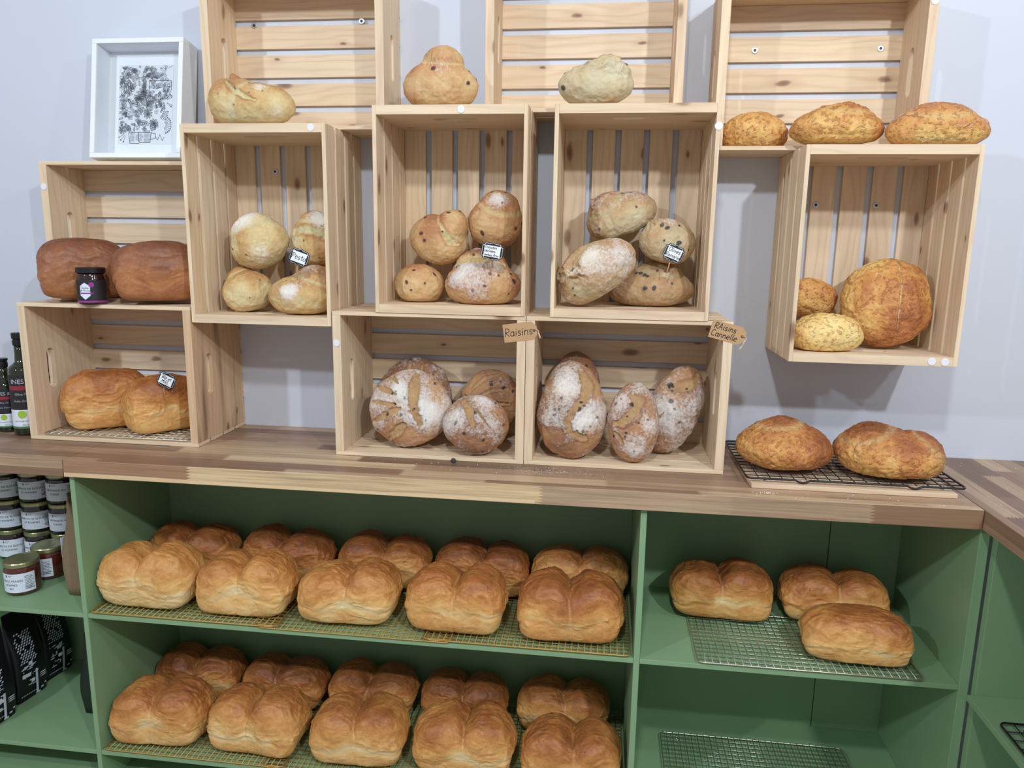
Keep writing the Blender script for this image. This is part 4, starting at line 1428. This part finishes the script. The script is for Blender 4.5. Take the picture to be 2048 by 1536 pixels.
def wrap(bm, r, a0, z0):
    """bend a flat x-y lettering mesh round a cylinder"""
    for v in bm.verts:
        a = a0 + v.co.x / r
        z = z0 + v.co.y
        rr = r + .0002
        v.co = Vector((rr * math.cos(a), rr * math.sin(a), z))
    return bm
def strips(x0, x1, f, n=16):
    bm = bmesh.new()
    lo, hi = [], []
    for i in range(n + 1):
        x = x0 + (x1 - x0) * i / n
        a, b = f(x)
        lo.append(bm.verts.new((x, a - 1e-6, 0)))
        hi.append(bm.verts.new((x, b + 1e-6, 0)))
    for i in range(n):
        bm.faces.new((lo[i], lo[i + 1], hi[i + 1], hi[i]))
    return bm
def band(r, z0, z1, a0, a1, n=24):
    bm = bmesh.new()
    R0 = [bm.verts.new((r * math.cos(a0 + (a1 - a0) * i / n), r * math.sin(a0 + (a1 - a0) * i / n), z0)) for i in range(n + 1)]
    R1 = [bm.verts.new((v.co.x, v.co.y, z1)) for v in R0]
    for i in range(n):
        bm.faces.new((R0[i], R0[i + 1], R1[i + 1], R1[i]))
    return bm

def jar(label, loc, face, r, h, fill, lines, lidm='lid', group=None):
    t = thing('jam_jar', label, 'jar', loc, group=group)
    lh = .012 if h < .1 else .016
    hb = h - lh * .75
    bm = bmesh.new()
    lathe(bm, [(r * .80, 0), (r * .95, .003), (r, .010), (r, hb * .82), (r * .96, hb * .90), (r * .90, hb * .95), (r * .90, hb)], 40)
    obj('glass_body', bm, M[fill], t, smooth=True)
    bm = bmesh.new()
    rl = r * .97
    lathe(bm, [(rl, 0), (rl + .0008, .001), (rl + .0008, lh * .8), (rl - .001, lh), (rl * .88, lh), (rl * .85, lh - .0012), (rl * .45, lh - .0012), (rl * .42, lh - .0004), (rl * .1, lh - .0004)], 40)
    obj('lid', bm, M[lidm], t, loc=(0, 0, h - lh), smooth=False)
    z0, z1 = hb * .14, hb * .78
    la = face
    lb = obj('label', band(r + .0004, z0, z1, la - .95, la + 1.35, 30), M['label'], t, smooth=True)
    s = h / .088
    zc = (z0 + z1) / 2
    parts = [(text_mesh(lines[0], .0080 * s), 0, .006 * s), (text_mesh(lines[1], .0080 * s), 0, -.005 * s)]
    if len(lines) > 2:
        parts.append((text_mesh(lines[2], .0070 * s), 0, -.0145 * s))
    parts.append((text_mesh('Ferme', .0048 * s), .004 * s, .0195 * s)) if False else None
    bmx = join_meshes([p for p in parts if p])
    obj('lettering', wrap(bmx, r + .0006, la, zc), M['inkgrey'], lb)
    # leaf mark and the fine print column
    bmx = bmesh.new()
    cx, cy = -.012 * s, .0195 * s
    c = [bmx.verts.new((cx + .0026 * s * math.cos(a) * (1 if math.sin(a) < 0 else .7), cy + .0038 * s * math.sin(a), 0)) for a in np.linspace(0, 2 * PI, 12, endpoint=False)]
    bmx.faces.new(c)
    for k in range(3):
        v = [bmx.verts.new((cx + .005 * s + q[0] * .012 * s, cy + (.0016 - k * .0016) * s + q[1] * .0007 * s, 0)) for q in ((0, 0), (1 - k * .2, 0), (1 - k * .2, 1), (0, 1))]
        bmx.faces.new(v)
    obj('leaf_mark', wrap(bmx, r + .0006, la, zc), M['inkgrey'], lb)
    bmx = bmesh.new()
    rnd = random.Random(len(label))
    for k in range(9):
        wd = rnd.uniform(.014, .022) * s
        yy = (.016 - k * .0042) * s
        x0 = r * .78
        v = [bmx.verts.new((x0 + q * wd / 4, yy + dy, 0)) for q in range(5) for dy in (0, (.0013 if k < 7 else .0022) * s)]
        for q in range(4):
            bmx.faces.new((v[2 * q], v[2 * q + 2], v[2 * q + 3], v[2 * q + 1]))
    obj('small_print', wrap(bmx, r + .0006, la, zc), M['inkgrey'], lb)
    return t

JX = (-1.299, -1.2125, -1.1275)
JY, JH, JR = -.098, .0882, .0415
fa = math.radians(-90 + 14)
ct = ('COMPOTE DE BLEUETS', 'ET POMMES')
cas = ('TARTINADE AU', 'CASSIS')
colname = ['left', 'middle', 'right']
tiern = ['bottom', 'second', 'top']
for ci, x in enumerate(JX):
    for ti in range(3):
        jar(f'small dark jam jar with white label, {tiern[ti]} of the {colname[ci]} stack', (x, JY, Z1 + .0002 + ti * (JH + .0002)), fa + (.12, 0, -.1)[ci], JR, JH, 'jam',
            cas if ci == 2 else ct, group='stacked dark jam jars')
jar('dark jam jar at the left edge of the photo, only its side showing', (-1.385, JY, Z1 + .0002), fa, JR, JH, 'jam', ct, group='stacked dark jam jars')
jar('jar of red fruit spread, frontmost on the jar shelf', (-1.108, -.292, Z1 + .0002), math.radians(-90 + 2), .0415, .0882, 'redjam', ('COULIS FRAISES', 'POMMES', 'BIO'), group='jars of red spread')
jar('jar of red fruit spread with its small print turned forward, behind the frontmost', (-1.108, -.1985, Z1 + .0002), math.radians(-90 - 28), .0415, .0882, 'redjam', ('COULIS FRAISES', 'POMMES', 'BIO'), group='jars of red spread')

# purple labelled jar between the brown loaves
t = thing('spread_jar', 'black lidded jar with a purple and white label between the brown loaves', 'jar', (-.880, -.236, .3509))
bm = bmesh.new(); r_ = .033
lathe(bm, [(r_ * .85, 0), (r_ * .98, .003), (r_, .008), (r_, .058), (r_ * .94, .066), (r_ * .90, .070), (r_ * .90, .078)], 40)
obj('glass_body', bm, M['jam'], t, smooth=True)
bm = bmesh.new(); lathe(bm, [(r_ * .99, 0), (r_ * 1.0, .001), (r_ * 1.0, .011), (r_ * .95, .013), (.001, .013)], 40)
obj('lid', bm, M['blacklid'], t, loc=(0, 0, .077), smooth=False)
f0 = math.radians(-66)
lb = obj('label', band(r_ + .0003, .006, .060, f0 - 1.3, f0 + 1.3, 30), M['darklabel'], t, smooth=True)
bm = strips(-.016, .008, lambda x: (-.022 + .010 * abs(x + .004) / .012, .019 - .008 * abs(x + .004) / .012))
obj('white_hexagon', wrap(bm, r_ + .0006, f0 - .15, .035), M['label'], lb)
bm = strips(-.0062, .0062, lambda x: (-math.sqrt(max(0, .0062 ** 2 - x * x)), math.sqrt(max(0, .0062 ** 2 - x * x))))
obj('purple_roundel', wrap(bm, r_ + .0009, f0 + .18, .049), M['purple'], lb)
bm = join_meshes([(text_mesh('Gelée', .0072, shear=.3), -.004, .004), (text_mesh('de Prunes', .0062, shear=.3), -.004, -.002)])
obj('lettering', wrap(bm, r_ + .0008, f0 - .15, .037), M['ink'], lb)
obj('purple_band', band(r_ + .0009, .0270, .0302, f0 - .60, f0 + .30, 12), M['purple'], lb)
obj('purple_foot_band', band(r_ + .0006, .006, .0105, f0 - 1.3, f0 + 1.3, 24), M['purple'], lb)

def oil_bottle(label, loc, face, r, h, group):
    t = thing('oil_bottle', label, 'bottle', loc, group=group)
    hs = h * .63
    bm = bmesh.new()
    lathe(bm, [(r * .86, 0), (r * .98, .003), (r, .008), (r, hs), (r * .93, hs + .008), (r * .62, hs + .018), (r * .45, hs + .024), (r * .41, h * .80), (r * .41, h * .90)], 36)
    obj('glass_body', bm, M['oil'], t, smooth=True)
    bm = bmesh.new()
    rc = r * .47
    lathe(bm, [(rc, 0), (rc * 1.02, .012), (rc * .92, .014), (rc * .92, .016), (rc * 1.08, .018), (rc * 1.08, h * .115), (rc * 1.0, h * .12), (.0005, h * .12)], 28)
    obj('cap', bm, M['blacklid'], t, loc=(0, 0, h * .88), smooth=False)
    lb = obj('label', band(r + .0003, h * .26, h * .60, face - 1.5, face + 1.5, 30), M['darklabel'], t, smooth=True)
    s = h / .268
    bmx = join_meshes([(text_mesh('INES &', .0165 * s), 0, 0)])
    obj('white_lettering', wrap(bmx, r + .0005, face, h * .535), M['paper'], lb)
    obj('red_band', band(r + .0006, h * .455, h * .495, face - 1.0, face + 1.0, 20), M['redprint'], lb)
    bmx = join_meshes([(text_mesh('Olive Oil', .0085 * s), 0, .009 * s), (text_mesh('Huile d\'olive', .0080 * s), 0, -.009 * s)])
    obj('oil_lettering', wrap(bmx, r + .0005, face, h * .38), M['label'], lb)
    l2 = obj('lower_label', band(r + .0004, h * .095, h * .26, face - 1.5, face + 1.5, 30), M['label'], t, smooth=True)
    bmx = strips(-.0105 * s, .0105 * s, lambda x: (-math.sqrt(max(0, (.0105 * s) ** 2 - x * x)), math.sqrt(max(0, (.0105 * s) ** 2 - x * x))))
    obj('lime_roundel', wrap(bmx, r + .0006, face - .1, h * .215), M['greenprint'], l2)
    bmx = join_meshes([(text_mesh('extra vierge biologique', .0050 * s), 0, .004 * s), (text_mesh('250 ml', .0058 * s), .004, -.007 * s)])
    obj('lower_lettering', wrap(bmx, r + .0006, face, h * .135), M['inkgrey'], l2)
    obj('green_edge', band(r + .0004, h * .075, h * .095, face - 1.5, face + 1.5, 30), M['greenband'], t, smooth=True)
    return t
fb = math.radians(-62)
og = 'olive oil bottles left of the low crate'
oil_bottle('tall dark olive oil bottle beside the low left crate', (-1.128, -.198, .0004), fb, .032, .268, og)
oil_bottle('short dark olive oil bottle at the left edge of the counter', (-1.198, -.182, .0004), fb, .027, .196, og)
oil_bottle('olive oil bottle seen through the hand slot of the low left crate', (-1.150, -.088, .0004), fb + .9, .032, .268, og)

# ------------------------------------------------------------------ bags
def pouch(name, label, loc, rot, w, th, h, mat_, lean_=0.0, group=None, cat='bag'):
    """stand-up bag: flat rectangular foot, full belly, pinched top seam; front faces local -y"""
    bm = bmesh.new()
    ns, nz = 28, 12
    rings = []
    for k in range(nz + 1):
        f = k / nz
        dep = th * ((.74 + .26 * sstep(0, .25, np.array([f]))[0]) * (1 - sstep(.35, 1, np.array([f]))[0] * .95))
        ring = []
        for i in range(ns):
            a = 2 * PI * i / ns
            c, s = math.cos(a), math.sin(a)
            e = .30 + .1 * f
            x = math.copysign(abs(c) ** e, c) * w / 2 * (1 - .03 * f)
            y = math.copysign(abs(s) ** e, s) * dep / 2
            ring.append(bm.verts.new((x, y + lean_ * f * h + .002 * math.sin(9 * f + 3 * c), f * h)))
        rings.append(ring)
    for A, B in zip(rings, rings[1:]):
        for i in range(ns):
            bm.faces.new((A[i], A[(i + 1) % ns], B[(i + 1) % ns], B[i]))
    bm.faces.new(rings[0][::-1]); bm.faces.new(rings[-1])
    t = thing(name, label, cat, loc, rot, group)
    obj('bag_body', bm, mat_, t, smooth=True)
    return t
M['foil'] = plain('matt_black_foil', srgb(16, 17, 22), .42, 0, .1)
M['darkbag'] = plain('dark_green_foil', srgb(26, 40, 32), .5, 0, .1)
M['print'] = plain('white_print', srgb(206, 212, 224), .6, 0, .02)
M['kraftbag'] = plain('kraft_paper_bag', srgb(132, 112, 86), .8, 0, .06, 90)

def bag_print(t, w, h, th, seed):
    """white blocks, bars and dashes printed on the bag front"""
    rnd = random.Random(seed)
    bm = bmesh.new()
    def q(x, z, dx, dz, sk=0):
        zz = [z, z, z + dz, z + dz]
        xx = [x, x + dx, x + dx + sk, x + sk]
        vs = []
        for a, b in zip(xx, zz):
            f = b / h
            dep = th * ((.74 + .26 * sstep(0, .25, np.array([f]))[0]) * (1 - sstep(.35, 1, np.array([f]))[0] * .95))
            vs.append(bm.verts.new((a, -dep / 2 - .0018 - .002 * abs(math.sin(9 * f)), b)))
        bm.faces.new(vs)
    for r_i in range(14):
        for c_i in range(6):
            if rnd.random() < .82:
                q(-w * .36 + c_i * w * .085 + (r_i % 2) * .004, h * .44 + r_i * h * .024, w * .045, h * .015, .003)
    for k in range(26):
        q(rnd.uniform(-w * .38, w * .0), rnd.uniform(h * .14, h * .42), rnd.choice((.003, .012, .016)), rnd.choice((.002, .010, .003)), .001)
    q(w * .10, h * .02, w * .07, h * .30, -.003)
    for k in range(3):
        q(w * .17, h * .20 + k * h * .022, w * .16, h * .010, .006)
    q(w * .08, h * .012, w * .14, h * .02)
    q(w * .24, h * .05, w * .08, h * .02); q(w * .34, h * .09, w * .05, h * .02)
    for k in range(9):
        q(-w * .38 + k * w * .055, h * .06, w * .03, h * .012)
    obj('white_print', bm, M['print'], t)
for i, (y, lab) in enumerate(((-.318, 'black coffee bag with white print, frontmost on the lower left shelf'), (-.196, 'black coffee bag with white print, middle one on the lower left shelf'),
                              (-.083, 'black coffee bag with white print, rearmost on the lower left shelf'))):
    b = pouch('coffee_bag', lab, (-1.222 - .006 * i, y, Z2 + .0003), (0, 0, math.radians(80)), .098, .070, .262, M['foil'], group='black coffee bags')
    bag_print(b, .098, .262, .070, 40 + i)
kb = pouch('paper_bag', 'brown kraft paper bag standing behind the left divider', (-.953, -.236, Z1 + .0003), (0, 0, math.radians(-90)), .130, .078, .275, M['kraftbag'])
bm = bmesh.new(); box(bm, -.052, .052, -.0405, -.0398, .070, .150)
obj('white_label', bm, M['label'], kb)
pouch('paper_bag', 'dark green bag standing behind the left divider on the lower shelf', (-.985, -.185, Z2 + .0003), (0, 0, math.radians(-90)), .130, .070, .240, M['darkbag'])

# ------------------------------------------------------------------ bits
def rock(r, seed, sz=(1, 1, .8)):
    D, F = cube_sphere(8)
    P = D * r * np.array(sz) * (1 + .22 * fbm(D * 2.2, seed, 2))[:, None]
    return P, F
P_, F_ = rock(.0062, 3)
me = bread_mesh('raisin', P_, F_, [np.zeros(len(P_))] * 4)
tag(link_mesh('raisin', me, plain('raisin_skin', srgb(70, 62, 58), .5, 0, .2, 300), None, (.032, -.262, .0050)), 'single dark raisin lying on the worktop before the left raisin crate', 'raisin')
bm = bmesh.new()
rnd = random.Random(9)
spots_ = [(rnd.uniform(.70, 1.12), rnd.uniform(-.39, -.345)) for _ in range(30)] + [(rnd.uniform(1.17, 1.5), rnd.uniform(-.75, -.05)) for _ in range(60)] + \
         [(rnd.gauss(.26, .05), rnd.gauss(-.30, .016)) for _ in range(36)] + [(rnd.gauss(.02, .12), rnd.gauss(-.290, .016)) for _ in range(18)] + [(.735 + rnd.gauss(0, .008), -.365 + rnd.gauss(0, .004)) for _ in range(40)]
for x, y in spots_:
    if not (-.39 < y or x > 1.15): continue
    if x < .66 and y > -.262: continue
    s = rnd.uniform(.0006, .0018)
    a = rnd.uniform(0, 6)
    vs = [bm.verts.new((x + s * math.cos(a + k * 2.1), y + s * math.sin(a + k * 2.1), .0003)) for k in range(3)]
    tp = bm.verts.new((x, y, .0003 + s * .7))
    for k in range(3):
        bm.faces.new((vs[k], vs[(k + 1) % 3], tp))
    bm.faces.new(vs[::-1])
o = tag(obj('crumbs', bm, plain('flour_crumbs', srgb(236, 222, 196), .9, 0, .03)), 'scattered flour and bread crumbs on the worktops', 'crumbs')
o['kind'] = 'stuff'
